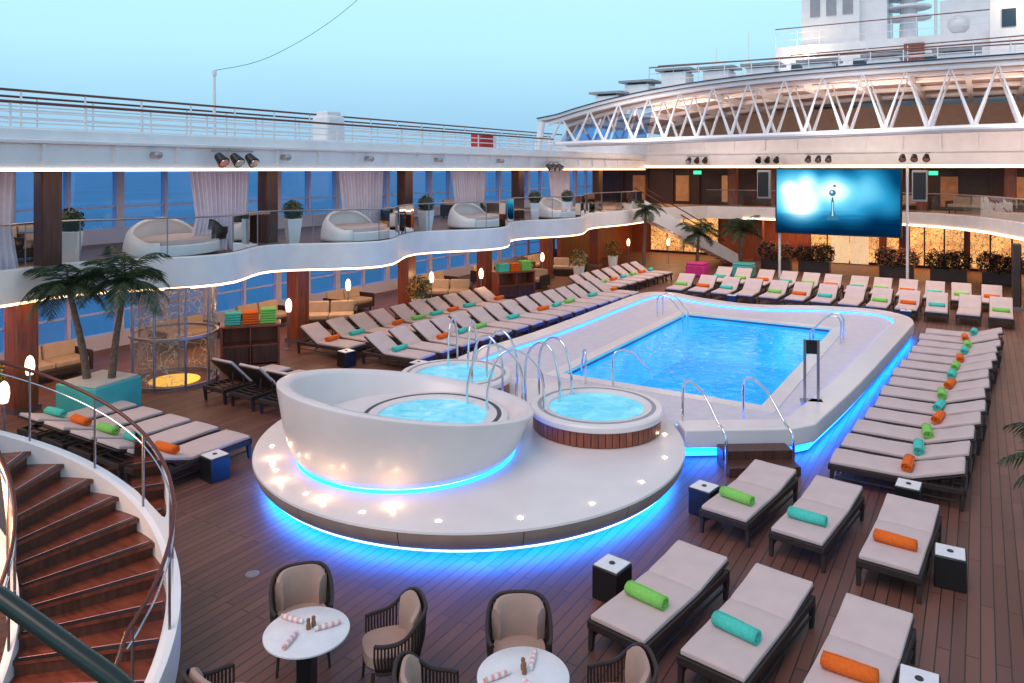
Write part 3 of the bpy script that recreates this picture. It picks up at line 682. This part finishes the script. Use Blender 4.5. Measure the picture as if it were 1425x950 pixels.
def palm(p,h,lean,label,L=1.1,nf=15,base=.1):
    e=T('palm_tree',label,'palm tree',p)
    tp=Vector((lean[0],lean[1],h)); pts=spl([(0,0,0),(lean[0]*.3,lean[1]*.3,h*.4),(lean[0]*.7,lean[1]*.7,h*.75),tuple(tp)],5)
    B().tube(pts,[base*(1-.45*i/(len(pts)-1))*(1+.08*(i%2)) for i in range(len(pts))],10).obj('trunk',M['trunk'],e,smooth=True)
    b=B()
    for f in range(nf):
        az=2*math.pi*f/nf*1.0+random.uniform(-.25,.25); el=random.uniform(-.05,1.3); LL=L*random.uniform(.75,1.15); droop=random.uniform(.13,.22)
        P=[];N=12
        x=Vector(tp);d=Vector((math.cos(az)*math.cos(el),math.sin(az)*math.cos(el),math.sin(el)))
        for i in range(N+1):
            P.append(x.copy()); x=x+d*LL/N; d.z-=droop; d.normalize()
        b.tube(P,[.014*(1-.8*i/N) for i in range(N+1)],4,caps=False)
        for i in range(1,N*3):
            k_=min(i//3,N-1); dd=(P[k_+1]-P[k_]); a=P[k_].lerp(P[k_+1],(i%3)/3)
            dd.normalize(); side=dd.cross(Vector((0,0,1))).normalized(); ll=(.38*L*math.sin(math.pi*(i/(3*N))**.7*.93+.1)+.05)*random.uniform(.8,1.1)
            for sg in (-1,1):
                o=side*sg; tip=a+(o*.75+dd*.65+Vector((0,0,-.3-random.random()*.4))).normalized()*ll
                wv=dd*.012
                b.add([a-wv,a+wv,a.lerp(tip,.5)+wv*.9+Vector((0,0,.02)),tip,a.lerp(tip,.5)-wv*.9+Vector((0,0,.02))],[(0,1,2,3,4)],random.random()<.4)
    b.obj('crown',[M['green_d'],M['green_l']],e,fixn=False)
pt=T('planter_box','square teal planter filled with white pebbles','planter',(-16.0,9.05,0),R(10))
B().box((0,0,.4),(1.15,1.15,.8)).obj('planter_body',M['planter_t'],pt,bevel=.02); B().box((0,0,.82),(1.05,1.05,.03)).obj('pebbles',M['gravel'],pt)
palm((-16.2,8.9,.8),1.95,(-.25,-.25),'palm tree with drooping fronds in teal planter',1.2,17,.08)
palm((-15.8,9.2,.8),2.1,(.35,.1),'palm tree leaning outward in teal planter',1.2,17,.08)
tp=T('topiary_planter','tall white tapered planter with clipped round shrub','potted plant',group='topiary planters')
B().lathe([(0,0),(.19,0),(.30,.75),(.28,.77),(.25,.73),(0,.73)],n=4).obj('pot',M['white'],tp)
b=B(); b.lathe([(0,-.26),(.17,-.2),(.25,-.06),(.26,.06),(.17,.2),(0,.26)],c=(0,0,1.0),n=18); leafball(b,(0,0,1.0),.29,600,.05,0,1,.3); b.obj('shrub',[M['green_d'],M['green_l']],tp,fixn=False)
for i,(t,s) in enumerate([(-17.8,9.4),(-16.9,15.2),(-16.3,20.6),(-15.4,29.4),(-16.0,27.6)]):
    if i==0: tp.location=(t,s,3.1)
    else: dup(tp,loc=(t,s,3.1),rot=R(20*i))
pf=T('potted_plant','white tapered planter with bushy yellow flowering plant','potted plant',group='flowering planters')
B().lathe([(0,0),(.18,0),(.27,.78),(.25,.8),(.22,.76),(0,.76)],n=20).obj('pot',M['white'],pf,smooth=True)
b=B(); leafball(b,(0,0,1.15),.42,420,.09,0,1,.35); b.obj('foliage',[M['green_l'],M['flower_o']],pf,fixn=False)
for i,(t,s) in enumerate([(-17.0,7.2),(-16.6,20.6),(-16.4,27.4),(-15.9,31.5),(-16.2,36)]):
    if i==0: pf.location=(t,s,0)
    else: dup(pf,loc=(t,s,0),rot=i)
# floor lamps
lp=T('floor_lamp','glowing flame shaped floor lamp on slim stem','floor lamp',group='flame shaped floor lamps')
B().tube([(0,0,0),(0,0,1.15)],.018,8).obj('stem',M['steel'],lp); B().lathe([(0,0),(.14,0),(.14,.02),(0,.03)],n=20).obj('base',M['steel'],lp)
B().lathe([(0,1.10),(.06,1.10),(.075,1.15),(.092,1.26),(.082,1.38),(.05,1.46),(.0,1.5)],n=20).obj('lamp_shade',M['shade'],lp,smooth=True)
LP=[(-14.9,6.7),(-16.5,7.9),(-18.6,19.2),(-17.3,15.4),(-17.3,22.2),(-16.3,24.0),(-16.4,38.5),(-14.6,39.8),(-17,30)]
for i,p in enumerate(LP):
    if i==0: lp.location=(*p,0)
    else: dup(lp,loc=(*p,0))
    light('POINT','lamp_glow',(p[0]+.2,p[1]-.2,1.35),14,(1,.6,.3),.12)
sf=T('lounge_sofa','beige cushioned lounge sofa under the balcony','sofa',group='lounge sofas')
B().box((0,0,.22),(1.7,.85,.2)).obj('seat_base',M['dark'],sf,bevel=.03)
for x in (-.42,.42): B().box((x,-.05,.39),(.82,.72,.15)).obj('seat_cushion',M['sofa'],sf,bevel=.04,seg=3); B().box((x,.32,.62),(.8,.16,.4),rx=R(-10)).obj('back_cushion',M['sofa'],sf,bevel=.05,seg=3)
for x in (-.88,.88): B().box((x,0,.36),(.08,.85,.5)).obj('armrest',M['dark'],sf,bevel=.02)
for x,y in [(-.75,-.35),(.75,-.35),(-.75,.35),(.75,.35)]: B().box((x,y,.06),(.05,.05,.12)).obj('leg',M['dark'],sf)
SF=[(-20.2,14,90),(-18.6,18.3,40),(-20.3,17,90),(-19.9,20.6,90),(-18.2,24.5,30),(-19.8,25.8,90),(-19.6,29.5,90),(-17.3,29.2,0),(-17.5,33.6,20),(-19.6,34,90),(-20,10,90)]
for i,(x,y,r) in enumerate(SF):
    if i==0: sf.location=(x,y,0); sf.rotation_euler=(0,0,R(r))
    else: dup(sf,loc=(x,y,0),rot=R(r))
for (x,y,r) in [(-19.5,9.2,90),(-20.2,16.0,90),(-20.2,22,100),(-20.2,28,90)]: dup(sf,loc=(x,y,3.1),rot=R(r))
bt=T('bistro_table','small round dark table on the balcony','table',group='balcony tables')
B().lathe([(0,.7),(.38,.7),(.38,.73),(0,.73)],n=28).obj('table_top',M['steel'],bt); B().tube([(0,0,0),(0,0,.7)],.03,8).obj('leg',M['steel'],bt)
for i,(x,y) in enumerate([(-17.9,13.9),(-16.3,19.5),(-16.5,25.8),(-19.1,9.3)]):
    if i==0: bt.location=(x,y,3.1)
    else: dup(bt,loc=(x,y,3.1))
    dup(ch,loc=(x-.75,y+.2,3.1),rot=R(-80)); dup(ch,loc=(x+.2,y-.75,3.1),rot=R(10))
gs=T('glass_enclosure','cylindrical silvery etched glass enclosure with steel frame','glass enclosure',(-17.15,11.6,0))
B().lathe([(1.0,.05),(1.0,2.45)],n=30,a0=-140,a1=-20).obj('glass_panel',M['etched'],gs,smooth=True)
B().lathe([(1.0,.05),(1.0,2.45)],n=20,a0=15,a1=200).obj('glass_panel',M['etched'],gs,smooth=True)
b=B()
for z in (.03,1.2,2.4): b.lathe([(.97,z),(1.04,z),(1.04,z+.06),(.97,z+.06),(.97,z)],n=40)
for a in (-140,-100,-60,-20,15,80,140,200): b.tube([(1.01*math.cos(R(a)),1.01*math.sin(R(a)),0),(1.01*math.cos(R(a)),1.01*math.sin(R(a)),2.45)],.03,8)
b.obj('steel_frame',M['steel'],gs)
B().lathe([(0,.02),(.6,.02)],n=30).obj('lit_floor',M['yellow'],gs)
light('POINT','enclosure_light',(-17.15,11.6,2.1),12,(1,.6,.3),.15)
def cabinet(p,rot,w):
    e=T('towel_cabinet','red wood towel cabinet with open shelves','cabinet',(*p,0),rot,group='towel cabinets')
    b=B(); b.box((0,0,.04),(w,.6,.08)); b.box((0,0,1.12),(w+.05,.65,.06)); b.box((-w/2+.03,0,.58),(.06,.6,1.0)); b.box((w/2-.03,0,.58),(.06,.6,1.0)); b.box((0,.27,.58),(w-.12,.04,1.0)); b.box((0,-.02,.58),(.04,.54,1.0)); b.box((0,-.02,.6),(w-.12,.54,.03))
    b.obj('cabinet_body',M['wood'],e,bevel=.01)
    B().box((-w/4,-.28,.36),(w/2-.1,.02,.46)).obj('door',M['woodd'],e); B().box((w/4,-.28,.36),(w/2-.1,.02,.46)).obj('door',M['woodd'],e)
    for j,cn in enumerate(['teal','orange','green']):
        for k in range(5 if j<2 else 6):
            x=(j-1)*w*.3; q=(p[0]+x*math.cos(rot),p[1]+x*math.sin(rot),1.15+.032+k*.066)
            B().box((0,0,0),(w*.27,.42,.058)).obj('folded_towel',M[cn],loc=q,rot=rot+random.uniform(-.06,.06),bevel=.025,seg=3,label='folded %s towel stacked on a wooden cabinet'%cn,cat='towel',group='folded towels on cabinets')
cabinet((-16.7,13.55),R(50),1.5)
cabinet((-16.2,26.2),R(60),1.7)
for s in (8,13,18,23,28,33): light('AREA','ceiling_light',(-18.8,s,2.42),85,(1,.56,.30),1.4,3.5)
for s in (8,14,20,26,32,38): light('AREA','ceiling_light',(-18.6,s,5.24),48,(1,.80,.70),1.6,4)
B().bb(-19.5,-19.3,36,46,0,2.49).obj('wood_wall',M['wood'],label='reddish wood panelled wall near the far lounge',cat='wall')
# ------------------------------------------------------------------ far end
fw=T('far_lounge','ship lounge wall with warm wood panels and openings','building')
B().bb(-22,10,46,46.3,0,2.8).obj('lower_wall',M['wood'],fw)
B().bb(-22,10,46,46.3,2.8,5.36).obj('upper_wall',M['darkwall'],fw)
for i in range(16): B().bb(-20+i*1.7,-19.9+i*1.7,45.85,45.99,3.1,5.3).obj('mullion',M['woodd'],fw)
for i in range(9): B().bb(-19.2+i*2.9,-18.4+i*2.9,45.8,45.99,3.3,4.9).obj('lit_panel',mat('amber_panel_%d'%i,(.30,.12,.05),.5,em=(1,.45,.18),es=.10+.08*(i%3),var=.4,vs=3),fw)
B().bb(7,7.3,28,46,0,8.5).obj('side_wall',M['darkwall'],fw)
fe=spl([(-11.2,42.5),(-9,42.3),(-5,42.2),(-2,41.2),(0,39),(1.2,36.2),(2.2,33),(3.5,29)],5)
B().prism(list(fe)+[(7,29),(7,46),(-22,46),(-22,38.01),(-15.4,38.01),(-13.2,42.5)],2.55,3.1).obj('floor_slab',M['brownsof'],fw)
B().strip(fe,.1,-.05,2.5,3.2).obj('fascia',M['white'],fw,bevel=.02)
B().strip([(-15.4,38.02),(-13.3,42.45),(-11.2,42.5)],.1,-.05,2.5,3.2).obj('fascia',M['white'],fw)
B().strip(fe,.14,.1,2.53,2.6).obj('light_strip',M['warm'],fw)
for i in range(0,len(fe)-1,3): B().sheet(fe[i:i+4],3.22,4.1).obj('glass_panel',M['glass'],fw)
B().sheet([(-13.3,42.45),(-11.2,42.5)],3.22,4.1).obj('glass_panel',M['glass'],fw)
B().tube([(-13.3,42.45,4.12)]+[(p[0],p[1],4.12) for p in fe],.025,8).obj('handrail',M['steel'],fw)
for t in (-12,-9.6,-2.5,1.2,4.5): column((t,43.2),3.1,5.36,M['wood'],.5,'wood clad column at the far lounge')
for t in (-10.6,-3.3,3.6): column((t,43.4),0,2.55,M['wood'],.5,'wood clad column at the far lounge')
column((1.15,34.2),0,2.5,M['darkwall'],.3,'dark slim column supporting the deck')
for x0,x1 in [(-8.3,-4.7),(-4.4,-.7),(-.5,3.2),(-18,-13.6)]:
    e=T('decorative_screen','gold lit screen with branching vine pattern','decorative screen',((x0+x1)/2,45.85,0),group='gold vine screens')
    nn=4; w_=(x1-x0)/nn
    for i in range(nn): B().box((x0+(i+.5)*w_-(x0+x1)/2,0,1.25),(w_-.08,.05,2.2)).obj('panel',M['gold'],e)
    B().bb(-(x1-x0)/2,(x1-x0)/2,.03,.08,.05,2.45).obj('frame',M['black'],e)
e=T('lounge_door','pale etched double glass doors in the far wall','door',(-6.2,45.6,0))
for x in (-.5,.5): B().box((x,0,1.15),(.92,.05,2.2)).obj('door_leaf',mat('pale_etched',(.7,.6,.45),.4,em=(1,.75,.45),es=.5,var=.3,vs=6),e)
for (x,y,r) in [(-9,44.3,0),(-6,44.4,10),(-3.5,44.2,0),(-.5,43.5,-20),(2.2,42,-30)]: dup(sf,loc=(x,y,3.1),rot=R(r))
for t in (-16,-9,-3,2.5): light('AREA','ceiling_light',(t,44.2,2.45),120,(1,.58,.30),3,2)
for t in (-17,-10,-3,3): light('AREA','ceiling_light',(t,44.0,5.25),34,(1,.62,.38),3,1.5)
uf=T('upper_deck','white upper deck with warm light line above the lounge','ship deck')
B().bb(-22,7,40.6,46.3,5.36,5.6).obj('deck_slab',M['white'],uf)
b=B(); b.bb(-22,7,40.4,40.6,5.5,6.1); b.bb(-22,7,40.3,40.6,6.1,6.25); b.bb(-22,7,40.45,40.6,6.25,7.1)
b.obj('fascia',M['white'],uf)
rb=B().box((0,0,0),(.1,.09,.85)).obj('rib',M['white'],uf,loc=(-16,40.4,6.675))
for i in range(1,15): dup(rb,loc=(-16+i*1.6,40.4,6.675),parent=uf)
B().bb(-22,7,40.42,40.6,5.38,5.5).obj('light_strip',M['warm'],uf)
# screen
scn=bpy.data.materials.new('screen_image'); scn.use_nodes=True; nt=scn.node_tree; n=nt.nodes; l=nt.links; n.clear()
tc=n.new('ShaderNodeTexCoord'); sp=n.new('ShaderNodeSeparateXYZ'); l.new(tc.outputs['Generated'],sp.inputs[0])
def blob(cx,cz,rad,s,inner=0.0):
    mp=n.new('ShaderNodeVectorMath'); mp.operation='SUBTRACT'; mp.inputs[1].default_value=(cx,0.5,cz); l.new(tc.outputs['Generated'],mp.inputs[0])
    sc_=n.new('ShaderNodeVectorMath'); sc_.operation='MULTIPLY'; sc_.inputs[1].default_value=(1.77,0,1); l.new(mp.outputs[0],sc_.inputs[0])
    ln=n.new('ShaderNodeVectorMath'); ln.operation='LENGTH'; l.new(sc_.outputs[0],ln.inputs[0])
    mr=n.new('ShaderNodeMapRange'); mr.interpolation_type='SMOOTHSTEP'; mr.inputs['From Min'].default_value=rad; mr.inputs['From Max'].default_value=rad*inner; mr.inputs['To Max'].default_value=s; l.new(ln.outputs['Value'],mr.inputs['Value']); return mr.outputs[0]
acc=None
for a in [(.12,.62,.62,.8),(.10,.70,.16,.3,.3),(.33,.55,.6,.6),(.50,.72,.36,.75),(.27,.85,.2,.25,.2),(.62,.45,.45,.4),(.75,.75,.42,.5),(.9,.5,.35,.25),(.2,.35,.4,.45)]:
    q=blob(*a)
    if acc is None: acc=q
    else:
        ad=n.new('ShaderNodeMath'); ad.operation='ADD'; l.new(acc,ad.inputs[0]); l.new(q,ad.inputs[1]); acc=ad.outputs[0]
cr=n.new('ShaderNodeValToRGB'); e=cr.color_ramp.elements; e[0].color=(.0,.05,.14,1); e[1].color=(.85,1,1,1); q=e.new(.3); q.color=(.02,.28,.52,1); q=e.new(.65); q.color=(.18,.68,.92,1)
l.new(acc,cr.inputs[0])
gz=n.new('ShaderNodeValToRGB'); e=gz.color_ramp.elements; e[0].position=0; e[0].color=(.18,.22,.28,1); e[1].position=1; e[1].color=(.9,.9,.9,1); q=e.new(.22); q.color=(.45,.52,.6,1); q=e.new(.36); q.color=(1,1,1,1)
wv=n.new('ShaderNodeTexNoise'); wv.inputs['Scale'].default_value=3; mpw=n.new('ShaderNodeMapping'); mpw.inputs['Scale'].default_value=(1.2,1,9); l.new(tc.outputs['Generated'],mpw.inputs[0]); l.new(mpw.outputs[0],wv.inputs['Vector'])
wm=n.new('ShaderNodeMath'); wm.operation='MULTIPLY_ADD'; wm.inputs[1].default_value=.22; wa=n.new('ShaderNodeMath'); wa.operation='SUBTRACT'; wa.inputs[1].default_value=.11
l.new(wv.outputs['Fac'],wm.inputs[0]); l.new(sp.outputs['Z'],wm.inputs[2]); l.new(wm.outputs[0],wa.inputs[0]); l.new(wa.outputs[0],gz.inputs[0])
m2=n.new('ShaderNodeMixRGB'); m2.blend_type='MULTIPLY'; m2.inputs[0].default_value=1; l.new(cr.outputs[0],m2.inputs[1]); l.new(gz.outputs[0],m2.inputs[2])
em=n.new('ShaderNodeEmission'); em.inputs[1].default_value=1.35; l.new(m2.outputs[0],em.inputs[0]); o=n.new('ShaderNodeOutputMaterial'); l.new(em.outputs[0],o.inputs[0])
sr=T('led_screen','large outdoor screen showing a splashing water drop','screen',(-5.75,38,2.25))
B().box((0,.1,1.52),(5.5,.18,3.16)).obj('housing',M['black'],sr)
B().box((0,0,1.52),(5.36,.016,3.02)).obj('display',scn,sr)
def flat(pts,name,mm_,y):
    B().add([(x-.15,y,z) for x,z in pts]+[(-.15,y,sum(p[1] for p in pts)/len(pts))],[(i,(i+1)%len(pts),len(pts)) for i in range(len(pts))]).obj(name,mm_,sr,fixn=False)
def sym(dr): return [(x,z) for x,z in dr]+[(-x,z) for x,z in dr[::-1]]
md=emis('drop_dark',(.05,.22,.36),.95); ml=emis('drop_light',(.6,.9,1),1.0)
flat(sym([(.28,.66),(.12,.74),(.07,.9),(.055,1.2),(.06,1.5),(.04,1.66),(.02,1.74)]),'water_drop_picture',md,-.012)
flat([(.15*math.cos(a/9*math.pi),1.93+.15*math.sin(a/9*math.pi)) for a in range(18)],'water_drop_picture',md,-.012)
flat([(.05*math.cos(a/9*math.pi)+.1,2.26+.06*math.sin(a/9*math.pi)) for a in range(18)],'water_drop_picture',md,-.012)
flat(sym([(.03,.85),(.02,1.2),(.025,1.5)]),'water_drop_picture',ml,-.016)
flat([(-.03+.06*math.cos(a/6*math.pi),1.97+.07*math.sin(a/6*math.pi)) for a in range(12)],'water_drop_picture',ml,-.016)
for x in (-2.6,2.95): B().tube([(x,.25,-2.25),(x,.25,3.2)],.06,10).obj('post',M['white'],sr)
for x in (-3.3,3.45):
    e=T('loudspeaker','grey line array loudspeaker hanging beside the screen','loudspeaker',(-5.75+x,38.1,3.9),group='loudspeakers')
    B().box((0,0,.65),(.6,.4,1.4)).obj('cabinet',M['grey'],e,bevel=.03); B().box((0,-.215,.65),(.5,.02,1.2)).obj('grille',M['black'],e)
fs_=T('far_staircase','white sided staircase descending from the balcony','staircase')
A=Vector((-15.1,37.6,3.1)); Z=Vector((-11.3,41.6,0.05)); d=(Z-A); dh=Vector((d.x,d.y,0)).normalized(); sd_=Vector((dh.y,-dh.x,0))
for k in (0,1.3):
    a=A+sd_*(-k)+Vector((0,0,.1)); z=Z+sd_*(-k)+Vector((0,0,.1)); t=sd_*.06
    vs=[a-t-Vector((0,0,.45)),a+t-Vector((0,0,.45)),a+t+Vector((0,0,.45)),a-t+Vector((0,0,.45)),z-t-Vector((0,0,.15)),z+t-Vector((0,0,.15)),z+t+Vector((0,0,.5)),z-t+Vector((0,0,.5))]
    B().add(vs,[(0,1,2,3),(4,7,6,5),(0,4,5,1),(1,5,6,2),(2,6,7,3),(3,7,4,0)]).obj('stringer',M['white'],fs_)
    B().tube([tuple(a+Vector((0,0,1.1))),tuple(z+Vector((0,0,1.1)))],.03,8).obj('handrail',M['rail'],fs_)
for i in range(17):
    p=A+d*(i+.5)/17-sd_*.65; B().box((p.x,p.y,p.z),(.32,1.2,.05),rz=math.atan2(dh.y,dh.x)).obj('tread',M['tread'],fs_)
pb=T('flower_planter','long dark planter box with pink flowers','planter',group='flower planters')
B().box((0,0,.28),(1.5,.55,.56)).obj('planter_body',M['darkwall'],pb,bevel=.02)
b=B()
for x in (-.5,0,.5): leafball(b,(x,0,.85+.15*random.random()),.45,420,.11,0,1,.3); leafball(b,(x,-.05,.98),.52,240,.075,2,3,.25)
b.obj('foliage',[M['green_d'],M['green_l'],M['flower_p'],M['flower_o']],pb,fixn=False)
for i,t in enumerate([-9.2,-7.3,-3.5,-1.3,.8]):
    if i==0: pb.location=(t,41.4,0)
    else: dup(pb,loc=(t,41.4,0),rot=R(180*(i%2)))
for p,m,lb in [((-11.9,36.6),M['pink'],'magenta cube pouf on the deck'),((-9.9,37.6),M['planter_t'],'teal cube pouf on the deck')]:
    e=T('pouf',lb,'pouf',(*p,0)); B().box((0,0,.3),(.95,.95,.56)).obj('body',m,e,bevel=.06,seg=3); B().box((0,0,.63),(.9,.9,.1)).obj('cushion',m,e,bevel=.04)
palm((-12.6,38.6,0),1.9,(.1,0),'dark palm tree beside the far staircase',1.5,16)
palm((-10.6,39.6,0),2.1,(0,.1),'dark palm tree beside the far staircase',1.5,16)
palm((-14.6,36.2,0),3.2,(.1,.1),'slender palm rising beside the balcony end',1.1,12)
e=T('potted_palm','bushy green palm in dark pot beside loungers','potted palm',(1.1,13.0,0))
B().lathe([(0,0),(.22,0),(.3,.5),(.27,.52),(0,.48)],n=24).obj('pot',M['black'],e,smooth=True)
palm((1.1,13.0,.45),.7,(0,0),'low green palm growing in a dark pot',1.0,18,.05)
# ------------------------------------------------------------------ roof truss
rf=T('roof_truss','white arched steel roof truss spanning the pool deck','roof truss')
def zl(t): return 6.45+.30*min(1,(t+17)/17)
def zu(t): return 9.0-1.5*min(1,abs((t-2)/19))**3.6
for s in (30.6,32.4):
    ts=[-17+i*.8 for i in range(31)]
    B().tube([(t,s,zl(t)) for t in ts],.10,8).obj('lower_chord',M['white'],rf,smooth=True)
    B().tube([(t,s,zu(t)-.1) for t in ts],.10,8).obj('upper_chord',M['white'],rf,smooth=True)
    for i in range(17):
        t=-17+i*1.4; B().tube([(t,s,zl(t)),(t+.7,s,zu(t+.7)-.1),(t+1.4,s,zl(t+1.4))],.07,6).obj('strut',M['white'],rf)
for i in range(12):
    t=-17+i*2.0; B().tube([(t,30.6,zl(t)),(t+1,32.4,zl(t+1)),(t+2,30.6,zl(t+2))],.04,6).obj('cross_brace',M['white'],rf)
ro_=T('sliding_roof','large sliding roof shell with beige soffit and white ribs','roof')
ts=[-17.5+i*1.0 for i in range(27)]
vs=[];fs=[]
for t in ts: vs+=[(t,30.4,zu(t)+.01),(t,46,zu(t)+.01),(t,46,zu(t)+.12),(t,30.4,zu(t)+.12)]
for i in range(len(ts)-1):
    for j in range(4): fs.append((i*4+j,i*4+(j+1)%4,i*4+4+(j+1)%4,i*4+4+j))
b=B().add(vs,fs); 
for i,f in enumerate(b.f): b.m[i]=1 if i%4==0 else 0
b.obj('shell',[M['white'],M['brownsof']],ro_)
B().tube([(t,30.36,zu(t)+.15) for t in ts],.03,6).obj('dark_edge',mat('navy_edge',(.02,.03,.06),.3),ro_)
for i in range(13):
    t=-16+i*1.95; B().bb(t-.1,t+.1,32.6,46,zu(t)-.3,zu(t)+.0).obj('rib',M['white'],ro_)
for s in (34.5,38,42): B().tube([(t,s,zu(t)-.1) for t in ts],.12,6).obj('purlin',M['white'],ro_)
B().bb(-17,7,45.5,46,5.6,8.7).obj('back_wall',M['brownsof'],ro_)
b=B()
for i in range(5): 
    t=-17.2+i*.9; b.add([(t,32,6.5),(t+.8,32,6.6),(t+.8,33,zu(t+.8)-.1),(t,33,zu(t)-.1)],[(0,1,2,3)])
b.obj('glazing',M['wglass'],ro_)
B().tube([(-17.5,30.4,6.0),(-17.3,30.5,zu(-17))],.16,8).obj('end_post',M['white'],ro_)
for t in (-12,-5,2): light('AREA','roof_downlight',(t,35.5,8.0),230,(1,.84,.76),3,5)
for t in (-12,-4,3): light('AREA','roof_uplight',(t,33.2,6.7),150,(1,.74,.58),3,1,rot=(R(150),0,0))
for t in (-12,-4,2): light('AREA','truss_light',(t,29.2,7.0),50,(1,.9,.86),3,.6,rot=(R(100),0,0))
# top deck
TD=9.25
tdk=T('top_deck','white top deck above the sliding roof','ship deck'); B().bb(-14,8,34,60,TD-.1,TD).obj('deck_slab',M['white'],tdk)
railing('deck_railing',(-13.5,34.2),(7,34.2),TD,[.3,.6],.9,'white railing with varnished cap on top deck',1.2)
railing('deck_railing',(-14.5,38),(7,40),TD,[.4,.8,1.2],1.5,'white railing around upper sports deck',1.4)
railing('deck_railing',(-9,44),(7,43),TD+.8,[.4,.8,1.2],1.6,'white railing around raised platform deck',1.4)
B().bb(-9,7,43.2,47,TD,TD+.8).obj('raised_deck',M['white'],tdk)
vb=T('roof_ventilator','low white roof ventilator with flat louvred hood','ventilator',group='roof ventilators')
B().box((0,0,.3),(1.2,1.2,.6)).obj('body',M['white'],vb,bevel=.03); B().box((0,0,.75),(1.7,1.5,.1)).obj('hood',M['grey'],vb); 
for x in (-.5,.5): B().box((x,0,.65),(.06,1,.16)).obj('bracket',M['steel'],vb)
for i,(t,s) in enumerate([(-15.2,33.6),(-14,34.4),(-12.3,34.8),(-10.4,35.2),(-8.4,35.2),(-6,35.2),(-3.4,35.0),(-.8,35)]):
    z=8.2 if i==0 else 8.75 if i==1 else TD
    if i==0: vb.location=(t,s,z)
    else: dup(vb,loc=(t,s,z))
fu=T('funnel_house','tall white ship superstructure with window openings','ship superstructure')
B().bb(-9.2,-6,48,54,9.0,22).obj('tower',M['white'],fu)
for x in (-8.7,-7.8,-6.9): 
    for z in (14.4,17.4): B().bb(x,x+.55,47.95,47.999,z,z+2.3).obj('window',M['grey'],fu)
B().bb(-10.5,7,47,58,9.0,12.6).obj('deckhouse',M['white'],fu)
dg=mat('dark_glass',(.03,.05,.08),.1)
for i in range(9): B().bb(-9.6+i*1.7,-8.7+i*1.7,46.95,46.999,10.7,11.6).obj('window',dg,fu)
B().bb(.4,3.2,45,46.95,9.8,14).obj('side_house',M['white'],fu)
B().bb(.9,1.5,44.95,44.999,12.4,13.3).obj('window',dg,fu)
B().bb(-3.6,-2.6,46.7,46.94,10.6,12.2).obj('door',M['wood'],fu)
B().bb(-2,4,50,55,12.6,15).obj('side_house',M['white'],fu)
B().bb(-12.5,-10.5,48,53,9.0,11).obj('side_house',M['white'],fu)
B().bb(-6,-4.6,48.5,52,12.6,16.5).obj('side_house',M['white'],fu)
B().lathe([(0,-.15),(.15,0),(0,.15)],c=(1.9,44.8,13.6),n=14).obj('lamp',M['warms'],fu)
B().lathe([(0,-.12),(.12,0),(0,.12)],c=(-8.8,46.7,12.3),n=14).obj('lamp',M['warms'],fu)
light('POINT','deck_floodlight',(1.9,44.1,13.6),90,(1,.75,.5),.2)
light('POINT','deck_floodlight',(-8.8,46.3,12.3),80,(1,.75,.5),.2)
railing('deck_railing',(-10.5,47),(7,47),12.6,[.4,.8],1.1,'white railing above the deckhouse',1.2)
rd=T('radar_mast','white radar mast with stacked ring platforms','radar mast',(-3.6,50,12.6))
B().tube([(0,0,0),(0,0,8)],[.5,.3],12).obj('pole',M['white'],rd)
for z in (1.5,2.1,2.7,3.3,3.9,4.5): B().lathe([(.45,z),(1.2,z),(1.2,z+.12),(.45,z+.12)],n=20).obj('ring_platform',M['white'],rd)
for x in (-1.6,1.4): B().tube([(x,0,0),(x,0,4)],.08,6).obj('antenna',M['white'],rd)
for x,s,r in [(-1,47.5,.55),(5,49,.8)]:
    B().lathe([(r*math.sin(math.pi*j/12),-r*math.cos(math.pi*j/12)) for j in range(13)],n=24).obj('radar_dome',M['white'],loc=(x,s,12.6+r),smooth=True,label='white satellite dome on the ship top deck',cat='radar dome',group='satellite domes')
for x,s,h in [(-12,40,2.5),(-10.8,42,3.6),(-5,43,3),(3,41,3)]:
    B().tube([(0,0,0),(0,0,h)],[.04,.015],6).obj('whip_antenna',M['white'],loc=(x,s,TD),label='thin white whip antenna on the top deck',cat='antenna',group='whip antennas')
B().box((0,0,0),(.45,.04,.2)).obj('exit_sign',M['gspot'],loc=(-14,43,5.1),label='small glowing green exit sign under the deck',cat='sign')
B().box((0,0,0),(.4,.04,.2)).obj('exit_sign',M['gspot'],loc=(-2,43,5.1),label='small glowing green exit sign under the deck',cat='sign')
B().lathe([(0,.006),(.07,.006),(.09,.0)],n=20).obj('floor_drain',M['steel'],loc=(-8.1,6.6,.001),label='small round steel drain in the deck',cat='drain')
